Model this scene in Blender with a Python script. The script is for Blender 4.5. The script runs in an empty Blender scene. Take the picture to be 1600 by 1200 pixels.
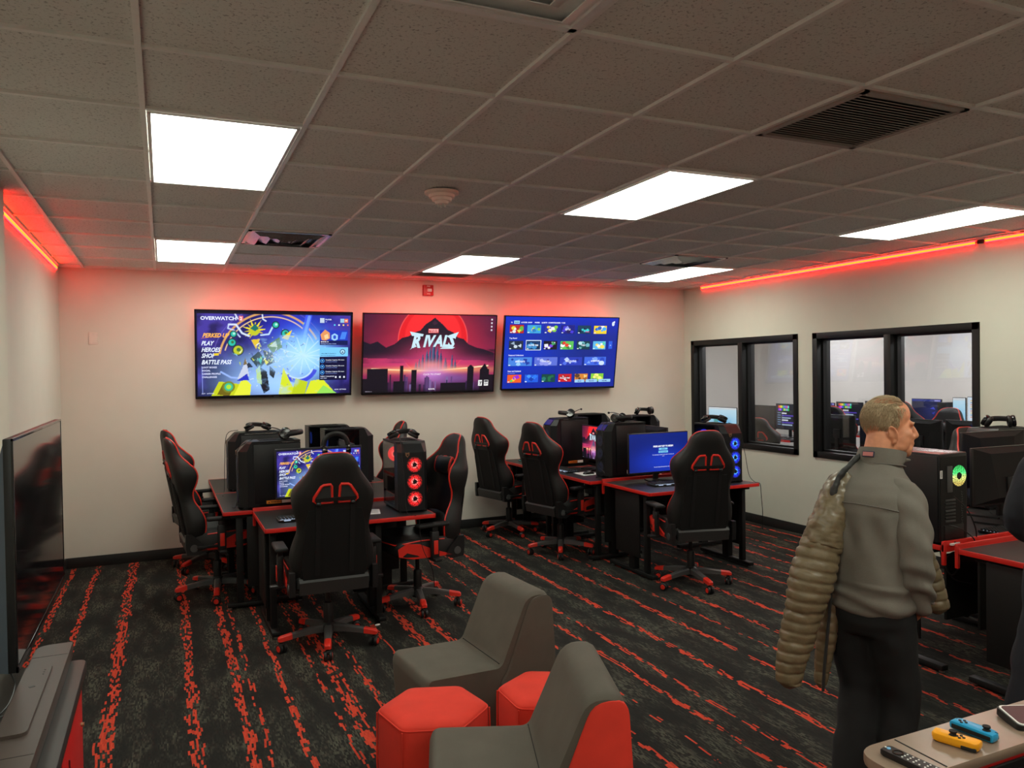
import bpy, bmesh, math, random
import numpy as np
from mathutils import Vector, Matrix, noise

random.seed(7)
rng = np.random.default_rng(11)
C = bpy.context.scene.collection
PI = math.pi
R = math.radians

# ------------------------------------------------------------------ camera model (1600 x 1200 photograph)
F, YAW, PITCH, ROLL = 1210.2106, R(24.22356), R(0.89603), R(-0.85150)
CAMZ, CEIL = 1.7702, 2.8039
_cy, _sy, _cp, _sp = math.cos(YAW), math.sin(YAW), math.cos(PITCH), math.sin(PITCH)
FWD = Vector((_sy * _cp, _cy * _cp, -_sp))
_r = Vector((_cy, -_sy, 0)); _u = _r.cross(FWD)
RIGHT = math.cos(ROLL) * _r + math.sin(ROLL) * _u
UP = -math.sin(ROLL) * _r + math.cos(ROLL) * _u
EYE = Vector((0, 0, CAMZ))


def ray(px, py):
    return FWD + RIGHT * ((px - 800) / F) - UP * ((py - 600) / F)


def at_z(px, py, z):
    r = ray(px, py); return EYE + r * ((z - CAMZ) / r.z)


def at_x(px, py, x):
    r = ray(px, py); return EYE + r * (x / r.x)


def at_y(px, py, y):
    r = ray(px, py); return EYE + r * (y / r.y)


# ------------------------------------------------------------------ materials
def lin(r, g, b):
    def f(c):
        c /= 255.0
        return c / 12.92 if c <= 0.04045 else ((c + 0.055) / 1.055) ** 2.4
    return (f(r), f(g), f(b))


def new_mat(name):
    m = bpy.data.materials.new(name); m.use_nodes = True
    nt = m.node_tree
    return m, nt, nt.nodes['Principled BSDF']


def N(nt, kind, **kw):
    n = nt.nodes.new(kind)
    for k, v in kw.items():
        setattr(n, k, v)
    return n


def mat(name, col, rough=0.5, metal=0.0, vary=0.08, scale=40.0, bump=0.0, spec=0.5, sheen=0.0, coat=0.0):
    """procedural material: a noise gently varies the colour and, if wanted, the surface"""
    m, nt, b = new_mat(name)
    tc = N(nt, 'ShaderNodeTexCoord')
    no = N(nt, 'ShaderNodeTexNoise'); no.inputs['Scale'].default_value = scale; no.inputs['Detail'].default_value = 3
    nt.links.new(tc.outputs['Object'], no.inputs['Vector'])
    mx = N(nt, 'ShaderNodeMix', data_type='RGBA')
    mx.inputs[6].default_value = tuple(c * (1 - vary) for c in col) + (1,)
    mx.inputs[7].default_value = tuple(min(1, c * (1 + vary)) for c in col) + (1,)
    nt.links.new(no.outputs['Fac'], mx.inputs[0])
    nt.links.new(mx.outputs[2], b.inputs['Base Color'])
    b.inputs['Roughness'].default_value = rough
    b.inputs['Metallic'].default_value = metal
    b.inputs['Specular IOR Level'].default_value = spec
    if sheen:
        b.inputs['Sheen Weight'].default_value = sheen
    if coat:
        b.inputs['Coat Weight'].default_value = coat
    if bump:
        bp = N(nt, 'ShaderNodeBump'); bp.inputs['Strength'].default_value = bump; bp.inputs['Distance'].default_value = 0.004
        nt.links.new(no.outputs['Fac'], bp.inputs['Height'])
        nt.links.new(bp.outputs['Normal'], b.inputs['Normal'])
    return m


def emit(name, col, strength, base=(0.02, 0.02, 0.02)):
    m, nt, b = new_mat(name)
    b.inputs['Base Color'].default_value = base + (1,)
    b.inputs['Emission Color'].default_value = tuple(col) + (1,)
    b.inputs['Emission Strength'].default_value = strength
    return m


def fabric(name, col, scale=900, rough=0.9, bump=0.25, vary=0.15, sheen=0.0):
    m, nt, b = new_mat(name)
    tc = N(nt, 'ShaderNodeTexCoord')
    w = N(nt, 'ShaderNodeTexNoise'); w.inputs['Scale'].default_value = scale; w.inputs['Detail'].default_value = 1
    l = N(nt, 'ShaderNodeTexNoise'); l.inputs['Scale'].default_value = 9; l.inputs['Detail'].default_value = 4
    for n in (w, l):
        nt.links.new(tc.outputs['Object'], n.inputs['Vector'])
    ad = N(nt, 'ShaderNodeMath', operation='MULTIPLY_ADD')
    nt.links.new(w.outputs['Fac'], ad.inputs[0]); ad.inputs[1].default_value = 0.6
    nt.links.new(l.outputs['Fac'], ad.inputs[2])
    mr = N(nt, 'ShaderNodeMapRange'); mr.inputs[1].default_value = 0.4; mr.inputs[2].default_value = 1.2
    nt.links.new(ad.outputs[0], mr.inputs[0])
    mx = N(nt, 'ShaderNodeMix', data_type='RGBA')
    mx.inputs[6].default_value = tuple(c * (1 - vary) for c in col) + (1,)
    mx.inputs[7].default_value = tuple(c * (1 + vary) for c in col) + (1,)
    nt.links.new(mr.outputs[0], mx.inputs[0]); nt.links.new(mx.outputs[2], b.inputs['Base Color'])
    b.inputs['Roughness'].default_value = rough
    b.inputs['Sheen Weight'].default_value = sheen
    bp = N(nt, 'ShaderNodeBump'); bp.inputs['Strength'].default_value = bump; bp.inputs['Distance'].default_value = 0.002
    nt.links.new(w.outputs['Fac'], bp.inputs['Height']); nt.links.new(bp.outputs['Normal'], b.inputs['Normal'])
    return m


M = {}
M['black'] = mat('black_plastic', (0.009, 0.009, 0.0095), 0.42, spec=.4)
M['black_rough'] = mat('matte_black', (0.007, 0.007, 0.0075), 0.65, spec=.3)
M['case'] = mat('black_steel_case', (0.0065, 0.007, 0.0085), 0.40, bump=0.02, scale=300, spec=.36)
M['gloss'] = mat('glossy_black', (0.008, 0.008, 0.009), 0.12)
M['screen_off'] = mat('dark_screen_glass', (0.006, 0.006, 0.008), 0.06, spec=0.7)
M['tinted'] = mat('tinted_case_glass', (0.008, 0.009, 0.012), 0.05, spec=0.6)
M['leather'] = mat('black_leatherette', (0.009, 0.009, 0.009), 0.5, bump=0.12, scale=220, spec=.32)
M['mesh_black'] = mat('black_back_fabric', (0.006, 0.006, 0.006), 0.75, bump=0.2, scale=500, spec=.25)
M['red'] = mat('red_leatherette', lin(206, 40, 28), 0.45, bump=0.06, scale=220)
M['red_pl'] = mat('red_plastic', lin(205, 42, 28), 0.4)
M['red_edge'] = mat('red_desk_edging', lin(200, 34, 26), 0.4)
M['grey_pl'] = mat('grey_plastic', (0.06, 0.06, 0.06), 0.4)
M['metal'] = mat('brushed_metal', (0.5, 0.5, 0.5), 0.3, metal=1.0)
M['chrome'] = mat('bright_chrome', (0.8, 0.8, 0.8), 0.12, metal=1.0)
M['desk'] = mat('black_desk_laminate', (0.010, 0.0098, 0.0095), 0.45, bump=0.05, scale=600, spec=.4)
M['steel_black'] = mat('black_powder_coat', (0.006, 0.006, 0.006), 0.55, bump=0.05, scale=500, spec=.3)
M['white_pl'] = mat('white_plastic', (0.75, 0.74, 0.72), 0.4)
M['paper'] = mat('white_paper', (0.72, 0.72, 0.72), 0.8)
M['orange'] = mat('orange_sticker', lin(214, 128, 40), 0.5)
M['gold'] = mat('bronze_badge', lin(150, 112, 84), 0.35, metal=0.6)
M['wall'] = mat('painted_wall', (0.62, 0.59, 0.52), 0.85, vary=0.03, scale=6, bump=0.03)
M['wall_side'] = mat('painted_side_wall', (0.62, 0.61, 0.52), 0.85, vary=0.03, scale=6, bump=0.03)
M['wall_other'] = mat('painted_office_wall', (0.66, 0.64, 0.61), 0.85, vary=0.03, scale=6, bump=0.03)
M['plate'] = mat('switch_plate', (0.66, 0.60, 0.53), 0.45)
M['base'] = mat('black_rubber_base', (0.012, 0.012, 0.012), 0.5)
M['frame'] = mat('black_window_frame', (0.006, 0.006, 0.006), 0.45, spec=.35)
M['grid'] = mat('ceiling_tee_bar', (0.80, 0.78, 0.76), 0.45)
M['vent'] = mat('white_vent_metal', (0.82, 0.82, 0.82), 0.4)
M['vent_shiny'] = mat('polished_vent_metal', (0.55, 0.57, 0.6), 0.22, metal=0.8)
M['vent_dark'] = mat('vent_interior', (0.02, 0.02, 0.02), 0.8)
M['vent_brown'] = mat('dull_grille_metal', (0.36, 0.31, 0.28), 0.5)
M['light'] = emit('light_panel', (0.97, 1.0, 0.86), 10.0)
M['light_next'] = emit('light_panel_next_room', (0.98, 0.97, 0.98), 19.0)
M['led_core'] = emit('led_core', (1.0, 0.56, 0.03), 1.05)
M['led_red'] = emit('led_red', (1.0, 0.002, 0.004), 48.0)
M['led_tv'] = emit('led_tv_red', (1.0, 0.003, 0.006), 52.0)
M['lounge'] = fabric('charcoal_upholstery', lin(84, 79, 70))
M['lounge_red'] = fabric('red_upholstery', lin(214, 52, 34))
M['skin'] = mat('skin', lin(208, 140, 104), 0.5, vary=0.18, scale=60, bump=0.08)
M['hair'] = mat('grey_hair', lin(190, 168, 134), 0.6, vary=0.4, scale=120)
M['fleece'] = fabric('grey_fleece', lin(112, 107, 98), scale=500, bump=0.3)
M['fleece_dark'] = fabric('fleece_trim', lin(98, 94, 88), scale=500)
M['trouser'] = fabric('black_trouser_cloth', (0.0055, 0.0055, 0.006), scale=700)
M['suit'] = fabric('navy_suit_cloth', lin(26, 28, 36), scale=700)
M['shoe'] = mat('black_shoe_leather', (0.01, 0.01, 0.01), 0.35)
M['puffer'] = mat('olive_quilted_nylon', lin(112, 98, 74), 0.36, vary=0.3, scale=34, bump=0.45)
M['puffer_dark'] = mat('dark_jacket_lining', (0.02, 0.02, 0.019), 0.6)
M['pink'] = mat('pink_label', lin(196, 120, 116), 0.6)
M['navy'] = mat('navy_label', lin(40, 40, 62), 0.6)
M['yellow'] = mat('yellow_controller', lin(240, 162, 20), 0.35)
M['blue'] = mat('blue_controller', lin(24, 150, 200), 0.35)
M['taupe'] = mat('satin_grey_plastic', lin(70, 60, 55), 0.42, spec=.35)
M['counter'] = mat('warm_grey_counter', lin(132, 112, 96), 0.32)
M['cab_top'] = mat('satin_black_top', lin(42, 39, 37), 0.4, spec=.4)
M['cab_red'] = mat('red_cabinet_panel', lin(190, 26, 26), 0.4)
M['tvback'] = mat('blue_grey_tv_casing', lin(70, 80, 90), 0.35)
M['smoke'] = mat('detector_plastic', (0.92, 0.72, 0.64), 0.5)  # pinkish room light mixed into the pale base colour
M['alarm'] = mat('red_alarm_plastic', lin(176, 24, 24), 0.4)
M['fan_red'] = None


def schlick(nt, k):
    """reflectance of a pane, the same from both faces"""
    lw = N(nt, 'ShaderNodeLayerWeight'); lw.inputs['Blend'].default_value = 0.5
    pw = N(nt, 'ShaderNodeMath', operation='POWER'); nt.links.new(lw.outputs['Facing'], pw.inputs[0]); pw.inputs[1].default_value = 5.0
    ma = N(nt, 'ShaderNodeMath', operation='MULTIPLY_ADD'); nt.links.new(pw.outputs[0], ma.inputs[0]); ma.inputs[1].default_value = 0.95; ma.inputs[2].default_value = 0.042
    mu = N(nt, 'ShaderNodeMath', operation='MULTIPLY', use_clamp=True); nt.links.new(ma.outputs[0], mu.inputs[0]); mu.inputs[1].default_value = k
    return mu.outputs[0]


def tinted_glass(name, tint):
    m = bpy.data.materials.new(name); m.use_nodes = True
    nt = m.node_tree; nt.nodes.clear(); L = nt.links.new
    out = N(nt, 'ShaderNodeOutputMaterial'); mix = N(nt, 'ShaderNodeMixShader')
    tr = N(nt, 'ShaderNodeBsdfTransparent'); no = N(nt, 'ShaderNodeTexNoise'); no.inputs['Scale'].default_value = 4
    cr = N(nt, 'ShaderNodeValToRGB'); cr.color_ramp.elements[0].color = (tint, tint, tint, 1); cr.color_ramp.elements[1].color = (tint * 1.1, tint * 1.1, tint * 1.15, 1)
    L(no.outputs['Fac'], cr.inputs['Fac']); L(cr.outputs['Color'], tr.inputs['Color'])
    gl = N(nt, 'ShaderNodeBsdfGlossy'); gl.inputs['Roughness'].default_value = 0.02
    fr = schlick(nt, 1.0)
    L(fr, mix.inputs[0]); L(tr.outputs[0], mix.inputs[1]); L(gl.outputs[0], mix.inputs[2]); L(mix.outputs[0], out.inputs[0])
    return m


M['case_glass'] = tinted_glass('tinted_tower_glass', 0.75)


def fan_mat(name, col, hot, strength):
    """lit fan seen through a punched front: the glow is strongest by the hub ring"""
    m, nt, b = new_mat(name)
    tc = N(nt, 'ShaderNodeTexCoord')
    ln = N(nt, 'ShaderNodeVectorMath', operation='LENGTH')
    nt.links.new(tc.outputs['Object'], ln.inputs[0])
    cr = N(nt, 'ShaderNodeValToRGB')
    e = cr.color_ramp.elements
    e[0].position = 0.30; e[0].color = hot + (1,)
    e[1].position = 0.98; e[1].color = tuple(c * 0.04 for c in col) + (1,)
    k = e.new(0.52); k.color = tuple(col) + (1,)
    mu = N(nt, 'ShaderNodeMath', operation='MULTIPLY'); mu.inputs[1].default_value = 1 / 0.058
    nt.links.new(ln.outputs['Value'], mu.inputs[0]); nt.links.new(mu.outputs[0], cr.inputs['Fac'])
    vo = N(nt, 'ShaderNodeTexVoronoi'); vo.inputs['Scale'].default_value = 190
    nt.links.new(tc.outputs['Object'], vo.inputs['Vector'])
    gt = N(nt, 'ShaderNodeMapRange'); gt.inputs[1].default_value = 0.62; gt.inputs[2].default_value = 0.35
    nt.links.new(vo.outputs['Distance'], gt.inputs[0])
    st = N(nt, 'ShaderNodeMath', operation='MULTIPLY'); st.inputs[1].default_value = strength
    nt.links.new(gt.outputs[0], st.inputs[0])
    b.inputs['Base Color'].default_value = (0.01, 0.01, 0.01, 1)
    nt.links.new(cr.outputs['Color'], b.inputs['Emission Color'])
    nt.links.new(st.outputs[0], b.inputs['Emission Strength'])
    return m


M['fan_red'] = fan_mat('red_lit_fan', (1.0, 0.012, 0.015), (1.0, 0.25, 0.22), 2.2)
M['fan_blue'] = fan_mat('blue_lit_fan', (0.01, 0.035, 1.0), (0.10, 0.55, 1.0), 2.0)
M['fan_off'] = fan_mat('dim_fan', (0.01, 0.03, 0.10), (0.02, 0.05, 0.2), 0.3)
M['glow_red'] = emit('red_fan_glow', (1.0, 0.01, 0.015), 1.6)
M['glow_red_hot'] = emit('red_fan_ring', (1.0, 0.10, 0.09), 2.2)
M['glow_blue'] = emit('blue_fan_glow', (0.01, 0.03, 1.0), 1.3)
M['glow_blue_hot'] = emit('blue_fan_ring', (0.05, 0.5, 1.0), 1.6)
M['glow_dim'] = emit('dim_blue_glow', (0.02, 0.05, 0.35), 0.35)
M['key_glow'] = emit('key_backlight', (0.6, 0.75, 1.0), 0.9)
M['key_teal'] = emit('teal_backlight', (0.05, 0.35, 0.30), 0.5)
M['blue_panel'] = mat('glossy_blue', lin(24, 44, 130), 0.2)  # even glossy blue for the sloped top front of some towers


def screen_mat(name, strength):
    m, nt, b = new_mat(name)
    at = N(nt, 'ShaderNodeAttribute', attribute_name='picture')
    b.inputs['Base Color'].default_value = (0.01, 0.01, 0.01, 1)
    b.inputs['Roughness'].default_value = 0.25
    nt.links.new(at.outputs['Color'], b.inputs['Emission Color'])
    b.inputs['Emission Strength'].default_value = strength
    return m


M['tv'] = screen_mat('lit_screen', 0.92)


# ------------------------------------------------------------------ mesh builder
def frame_to(d):
    d = Vector(d).normalized()
    a = Vector((0, 0, 1)) if abs(d.z) < 0.95 else Vector((1, 0, 0))
    u = d.cross(a).normalized(); v = d.cross(u).normalized()
    return u, v, d


class MB:
    def __init__(self):
        self.v, self.f, self.m = [], [], []

    def add(self, vs, fs, mat=0, X=None):
        o = len(self.v)
        for p in vs:
            p = Vector(p)
            if X is not None:
                p = X @ p
            self.v.append(tuple(p))
        for f in fs:
            self.f.append(tuple(i + o for i in f)); self.m.append(mat)
        return self

    def from_bm(self, bm, mat=0, X=None):
        bm.verts.index_update()
        self.add([v.co.copy() for v in bm.verts], [[v.index for v in f.verts] for f in bm.faces], mat, X)
        bm.free(); return self

    def box(self, c, s, mat=0, bev=0.0, seg=2, rot=None, X=None):
        bm = bmesh.new()
        bmesh.ops.create_cube(bm, size=1)
        for v in bm.verts:
            v.co = Vector((v.co.x * s[0], v.co.y * s[1], v.co.z * s[2]))
        if bev > 0:
            bmesh.ops.bevel(bm, geom=list(bm.edges), offset=min(bev, min(s) * 0.49), segments=seg, profile=0.5, affect='EDGES')
        T = Matrix.Translation(Vector(c))
        if rot is not None:
            T = T @ (rot if isinstance(rot, Matrix) else Matrix.Rotation(rot, 4, 'Z'))
        if X is not None:
            T = X @ T
        return self.from_bm(bm, mat, T)

    def loft(self, rings, mat=0, cap=True, closed=False, X=None):
        n = len(rings[0]); vs = [p for r in rings for p in r]; fs = []
        k = len(rings)
        for i in range(k if closed else k - 1):
            a, b = i * n, ((i + 1) % k) * n
            for j in range(n):
                fs.append((a + j, a + (j + 1) % n, b + (j + 1) % n, b + j))
        if cap and not closed:
            fs.append(tuple(range(n - 1, -1, -1))); fs.append(tuple((k - 1) * n + j for j in range(n)))
        return self.add(vs, fs, mat, X)

    def tube(self, path, r, n=8, mat=0, closed=False, cap=True, sx=1.0, sy=1.0, X=None):
        P = [Vector(p) for p in path]; rings = []; prev = None
        for i, p in enumerate(P):
            a = P[i - 1] if (i > 0 or closed) else p
            b = P[(i + 1) % len(P)] if (i < len(P) - 1 or closed) else p
            d = (b - a).normalized() if (b - a).length > 1e-9 else Vector((0, 0, 1))
            if prev is None:
                u, v, _ = frame_to(d)
            else:
                u = (prev - d * prev.dot(d)).normalized(); v = d.cross(u).normalized()
            prev = u
            rr = r[i] if isinstance(r, (list, tuple)) else r
            rings.append([p + u * (math.cos(t) * rr * sx) + v * (math.sin(t) * rr * sy)
                          for t in (2 * PI * j / n for j in range(n))])
        return self.loft(rings, mat, cap, closed, X)

    def cyl(self, p0, p1, r0, r1=None, n=16, mat=0, X=None):
        return self.tube([p0, p1], [r0, r0 if r1 is None else r1], n, mat, X=X)

    def lathe(self, prof, n=24, mat=0, c=(0, 0, 0), axis=(0, 0, 1), X=None):
        u, v, d = frame_to(axis); c = Vector(c)
        rings = [[c + d * z + u * (math.cos(t) * r) + v * (math.sin(t) * r) for t in (2 * PI * j / n for j in range(n))] for r, z in prof]
        hollow = prof[0][0] > 1e-9 and prof[-1][0] > 1e-9
        if hollow and prof[0] != prof[-1]:
            return self.loft_closed(rings, mat, X)
        return self.loft(rings, mat, True, X=X)

    def loft_closed(self, rings, mat=0, X=None):
        return self.loft(rings, mat, False, True, X)

    def ball(self, c, r, n=16, m=10, mat=0, rot=None, X=None):
        r = (r, r, r) if not isinstance(r, (tuple, list)) else r
        vs, fs = [], []
        for i in range(m + 1):
            ph = PI * i / m - PI / 2
            for j in range(n):
                th = 2 * PI * j / n
                p = Vector((r[0] * math.cos(ph) * math.cos(th), r[1] * math.cos(ph) * math.sin(th), r[2] * math.sin(ph)))
                if rot is not None:
                    p = rot @ p
                vs.append(p + Vector(c))
        for i in range(m):
            for j in range(n):
                fs.append((i * n + j, i * n + (j + 1) % n, (i + 1) * n + (j + 1) % n, (i + 1) * n + j))
        return self.add(vs, fs, mat, X)

    def prism(self, poly, z0, z1, mat=0, X=None):
        n = len(poly)
        return self.loft([[(x, y, z0) for x, y in poly], [(x, y, z1) for x, y in poly]], mat, True, X=X)

    def mesh(self, name, mats, sharp=35, weld=False):
        me = bpy.data.meshes.new(name)
        me.from_pydata(self.v, [], self.f)
        for k in (mats if isinstance(mats, (list, tuple)) else [mats]):
            me.materials.append(k)
        me.polygons.foreach_set('material_index', self.m)
        bm = bmesh.new(); bm.from_mesh(me)
        bmesh.ops.remove_doubles(bm, verts=bm.verts, dist=1e-6)
        bmesh.ops.dissolve_degenerate(bm, edges=bm.edges, dist=1e-7)
        bmesh.ops.recalc_face_normals(bm, faces=bm.faces)
        bm.to_mesh(me); bm.free()
        me.polygons.foreach_set('use_smooth', [True] * len(me.polygons))
        me.set_sharp_from_angle(angle=R(sharp))
        me.update()
        return me

    def build(self, name, mats, parent=None, sharp=35, loc=(0, 0, 0)):
        return link(name, self.mesh(name, mats, sharp), parent, loc)


def link(name, me, parent=None, loc=(0, 0, 0)):
    o = bpy.data.objects.new(name, me); C.objects.link(o)
    o.location = loc
    if parent is not None:
        o.parent = parent
    return o


def tag(o, label=None, cat=None, group=None, kind=None):
    if label: o['label'] = label
    if cat: o['category'] = cat
    if group: o['group'] = group
    if kind: o['kind'] = kind
    return o


def thing(name, label, cat, loc=(0, 0, 0), rz=0.0, group=None):
    o = bpy.data.objects.new(name, None); C.objects.link(o)
    o.empty_display_size = 0.1
    o.location = loc; o.rotation_euler = (0, 0, rz)
    return tag(o, label, cat, group)


KIDS = {}


def kids(o):
    return [c for c in bpy.data.objects if c.parent == o]


def dup(root, loc, rz, label, group=None):
    r = root.copy(); C.objects.link(r)
    r.location = loc; r.rotation_euler = (0, 0, rz); r['label'] = label
    if group: r['group'] = group
    for ch in kids(root):
        c = ch.copy(); C.objects.link(c); c.parent = r
        for g in kids(ch):
            d = g.copy(); C.objects.link(d); d.parent = c
    return r


def remeshed(mb, voxel, smooth=4, disp=None):
    """weld overlapping closed shapes into one continuous skin"""
    me = bpy.data.meshes.new('tmp'); me.from_pydata(mb.v, [], mb.f)
    bm = bmesh.new(); bm.from_mesh(me); bmesh.ops.remove_doubles(bm, verts=bm.verts, dist=1e-6)
    bmesh.ops.recalc_face_normals(bm, faces=bm.faces); bm.to_mesh(me); bm.free()
    o = bpy.data.objects.new('tmp', me); C.objects.link(o)
    md = o.modifiers.new('r', 'REMESH'); md.mode = 'VOXEL'; md.voxel_size = voxel; md.use_smooth_shade = True
    if smooth:
        sm = o.modifiers.new('s', 'SMOOTH'); sm.iterations = smooth; sm.factor = 0.5
    dg = bpy.context.evaluated_depsgraph_get()
    out = bpy.data.meshes.new_from_object(o.evaluated_get(dg))
    bpy.data.objects.remove(o); bpy.data.meshes.remove(me)
    if disp is not None:
        nrm = [v.normal.copy() for v in out.vertices]
        for v, nn in zip(out.vertices, nrm):
            v.co = v.co + nn * disp(v.co, nn)
        out.update()
    out.polygons.foreach_set('use_smooth', [True] * len(out.polygons))
    return out


def text_polys(s, size=1.0, shear=0.0, bold=0.0, align='LEFT', sx=1.0):
    cu = bpy.data.curves.new('t', 'FONT'); cu.body = s; cu.size = size; cu.shear = shear; cu.offset = bold
    cu.align_x = align; cu.resolution_u = 2; cu.fill_mode = 'FRONT'
    o = bpy.data.objects.new('t', cu); C.objects.link(o)
    dg = bpy.context.evaluated_depsgraph_get()
    me = bpy.data.meshes.new_from_object(o.evaluated_get(dg))
    vs = [(v.co.x * sx, v.co.y) for v in me.vertices]; fs = [tuple(p.vertices) for p in me.polygons]
    bpy.data.objects.remove(o); bpy.data.curves.remove(cu); bpy.data.meshes.remove(me)
    return vs, fs


def smooth_path(pts, n=6):
    P = [Vector(p) for p in pts]; out = []
    for i in range(len(P) - 1):
        p0 = P[max(i - 1, 0)]; p1 = P[i]; p2 = P[i + 1]; p3 = P[min(i + 2, len(P) - 1)]
        for k in range(n):
            t = k / n
            out.append(0.5 * ((2 * p1) + (p2 - p0) * t + (2 * p0 - 5 * p1 + 4 * p2 - p3) * t * t + (3 * p1 - p0 - 3 * p2 + p3) * t ** 3))
    out.append(P[-1]); return out
# ------------------------------------------------------------------ the room
XL, XLN, YJ, XR, YB, YF = -0.868, -0.78, 5.03, 6.162, 8.24, -3.6
WT = 0.16


def struct(name, mb, m, sharp=35):
    o = mb.build(name, m, None, sharp); o['kind'] = 'structure'; return o


def carpet_material():
    m, nt, b = new_mat('striped_carpet')
    L = nt.links.new
    tc = N(nt, 'ShaderNodeTexCoord')
    sep = N(nt, 'ShaderNodeSeparateXYZ'); L(tc.outputs['Object'], sep.inputs[0])

    def math_(op, a, b_=None, c=None):
        n = N(nt, 'ShaderNodeMath', operation=op)
        for i, v in enumerate((a, b_, c)):
            if v is None: continue
            if isinstance(v, (int, float)): n.inputs[i].default_value = v
            else: L(v, n.inputs[i])
        return n.outputs[0]

    def snap(o, s):
        return math_('MULTIPLY', math_('FLOOR', math_('DIVIDE', o, s)), s)

    def comb(x, y):
        n = N(nt, 'ShaderNodeCombineXYZ'); L(x, n.inputs[0]); L(y, n.inputs[1]); return n.outputs[0]
    # tufted cells, longer along the stripe
    nz = N(nt, 'ShaderNodeTexNoise'); nz.inputs['Scale'].default_value = 2.2; nz.inputs['Detail'].default_value = 2
    L(comb(math_('MULTIPLY', sep.outputs[0], 0.6), sep.outputs[1]), nz.inputs['Vector'])
    wob = math_('MULTIPLY', math_('SUBTRACT', nz.outputs['Fac'], 0.5), 0.05)
    xs = math_('ADD', sep.outputs[0], wob)
    cx = snap(xs, 0.0100)
    wn0 = N(nt, 'ShaderNodeTexWhiteNoise', noise_dimensions='1D'); L(cx, wn0.inputs['W'])
    cyv = snap(math_('ADD', sep.outputs[1], math_('MULTIPLY', wn0.outputs['Value'], 0.9)), 0.046)
    wn = N(nt, 'ShaderNodeTexWhiteNoise', noise_dimensions='2D'); L(comb(cx, cyv), wn.inputs['Vector'])
    # stripes: (centre x, half width, density)
    stripes = [(-0.80, .030, .75), (-0.60, .026, .75), (-0.30, .048, .72), (0.105, .040, .75), (0.345, .036, .8), (0.42, .018, .55),
               (0.585, .022, .75), (0.79, .020, .5), (0.885, .048, .78), (1.03, .026, .55), (1.30, .018, .6), (1.52, .046, .75), (1.70, .036, .75),
               (2.03, .034, .75), (2.25, .014, .5), (2.46, .024, .75), (2.62, .022, .75), (2.93, .028, .8), (3.25, .030, .75), (3.48, .016, .55), (3.72, .026, .75),
               (4.03, .030, .75), (4.35, .020, .65), (4.62, .024, .75), (4.85, .016, .55), (5.14, .026, .75), (5.36, .016, .6), (5.53, .022, .75), (5.80, .020, .7), (6.02, .02, .7)]
    tot = None
    for c, hw, d in stripes:
        e = math_('SUBTRACT', 1.0, math_('DIVIDE', math_('ABSOLUTE', math_('SUBTRACT', cx, c)), hw * 1.0))
        e = math_('MULTIPLY', math_('MINIMUM', math_('MAXIMUM', math_('MULTIPLY', e, 2.0), 0.0), 1.0), d)
        tot = e if tot is None else math_('MAXIMUM', tot, e)
    # patchy wear of the stripe
    n2 = N(nt, 'ShaderNodeTexNoise'); n2.inputs['Scale'].default_value = 1.0; n2.inputs['Detail'].default_value = 3
    L(comb(math_('MULTIPLY', sep.outputs[0], 18.0), math_('MULTIPLY', sep.outputs[1], 5.0)), n2.inputs['Vector'])
    dens = math_('MULTIPLY', tot, math_('ADD', 0.24, math_('MULTIPLY', n2.outputs['Fac'], 1.0)))
    mask = math_('GREATER_THAN', dens, math_('ADD', wn.outputs['Value'], 0.02))
    # ground: charcoal with olive and grey flecks
    c2x = snap(sep.outputs[0], 0.0065); c2y = snap(sep.outputs[1], 0.026)
    w2 = N(nt, 'ShaderNodeTexWhiteNoise', noise_dimensions='2D'); L(comb(c2x, c2y), w2.inputs['Vector'])
    n3 = N(nt, 'ShaderNodeTexNoise'); n3.inputs['Scale'].default_value = 1.0; n3.inputs['Detail'].default_value = 4
    L(comb(math_('MULTIPLY', sep.outputs[0], 9.0), math_('MULTIPLY', sep.outputs[1], 2.6)), n3.inputs['Vector'])
    fl = math_('MULTIPLY', w2.outputs['Value'], math_('MAXIMUM', math_('MULTIPLY', math_('SUBTRACT', n3.outputs['Fac'], 0.36), 4.0), 0.0))
    r1 = N(nt, 'ShaderNodeValToRGB'); L(fl, r1.inputs['Fac'])
    e = r1.color_ramp.elements
    e[0].position = 0.0; e[0].color = (0.0110, 0.0108, 0.0100, 1)
    e[1].position = 0.9; e[1].color = (0.066, 0.066, 0.050, 1)
    k = e.new(0.35); k.color = (0.020, 0.0195, 0.0165, 1)
    mx = N(nt, 'ShaderNodeMix', data_type='RGBA'); L(mask, mx.inputs[0]); L(r1.outputs['Color'], mx.inputs[6])
    rm = N(nt, 'ShaderNodeMix', data_type='RGBA'); L(w2.outputs['Value'], rm.inputs[0])
    rm.inputs[6].default_value = (0.40, 0.036, 0.018, 1); rm.inputs[7].default_value = (0.56, 0.060, 0.028, 1)
    L(rm.outputs[2], mx.inputs[7]); L(mx.outputs[2], b.inputs['Base Color'])
    b.inputs['Roughness'].default_value = 0.95; b.inputs['Specular IOR Level'].default_value = 0.2
    bp = N(nt, 'ShaderNodeBump'); bp.inputs['Strength'].default_value = 0.35; bp.inputs['Distance'].default_value = 0.004
    L(w2.outputs['Value'], bp.inputs['Height']); L(bp.outputs['Normal'], b.inputs['Normal'])
    return m


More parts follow.
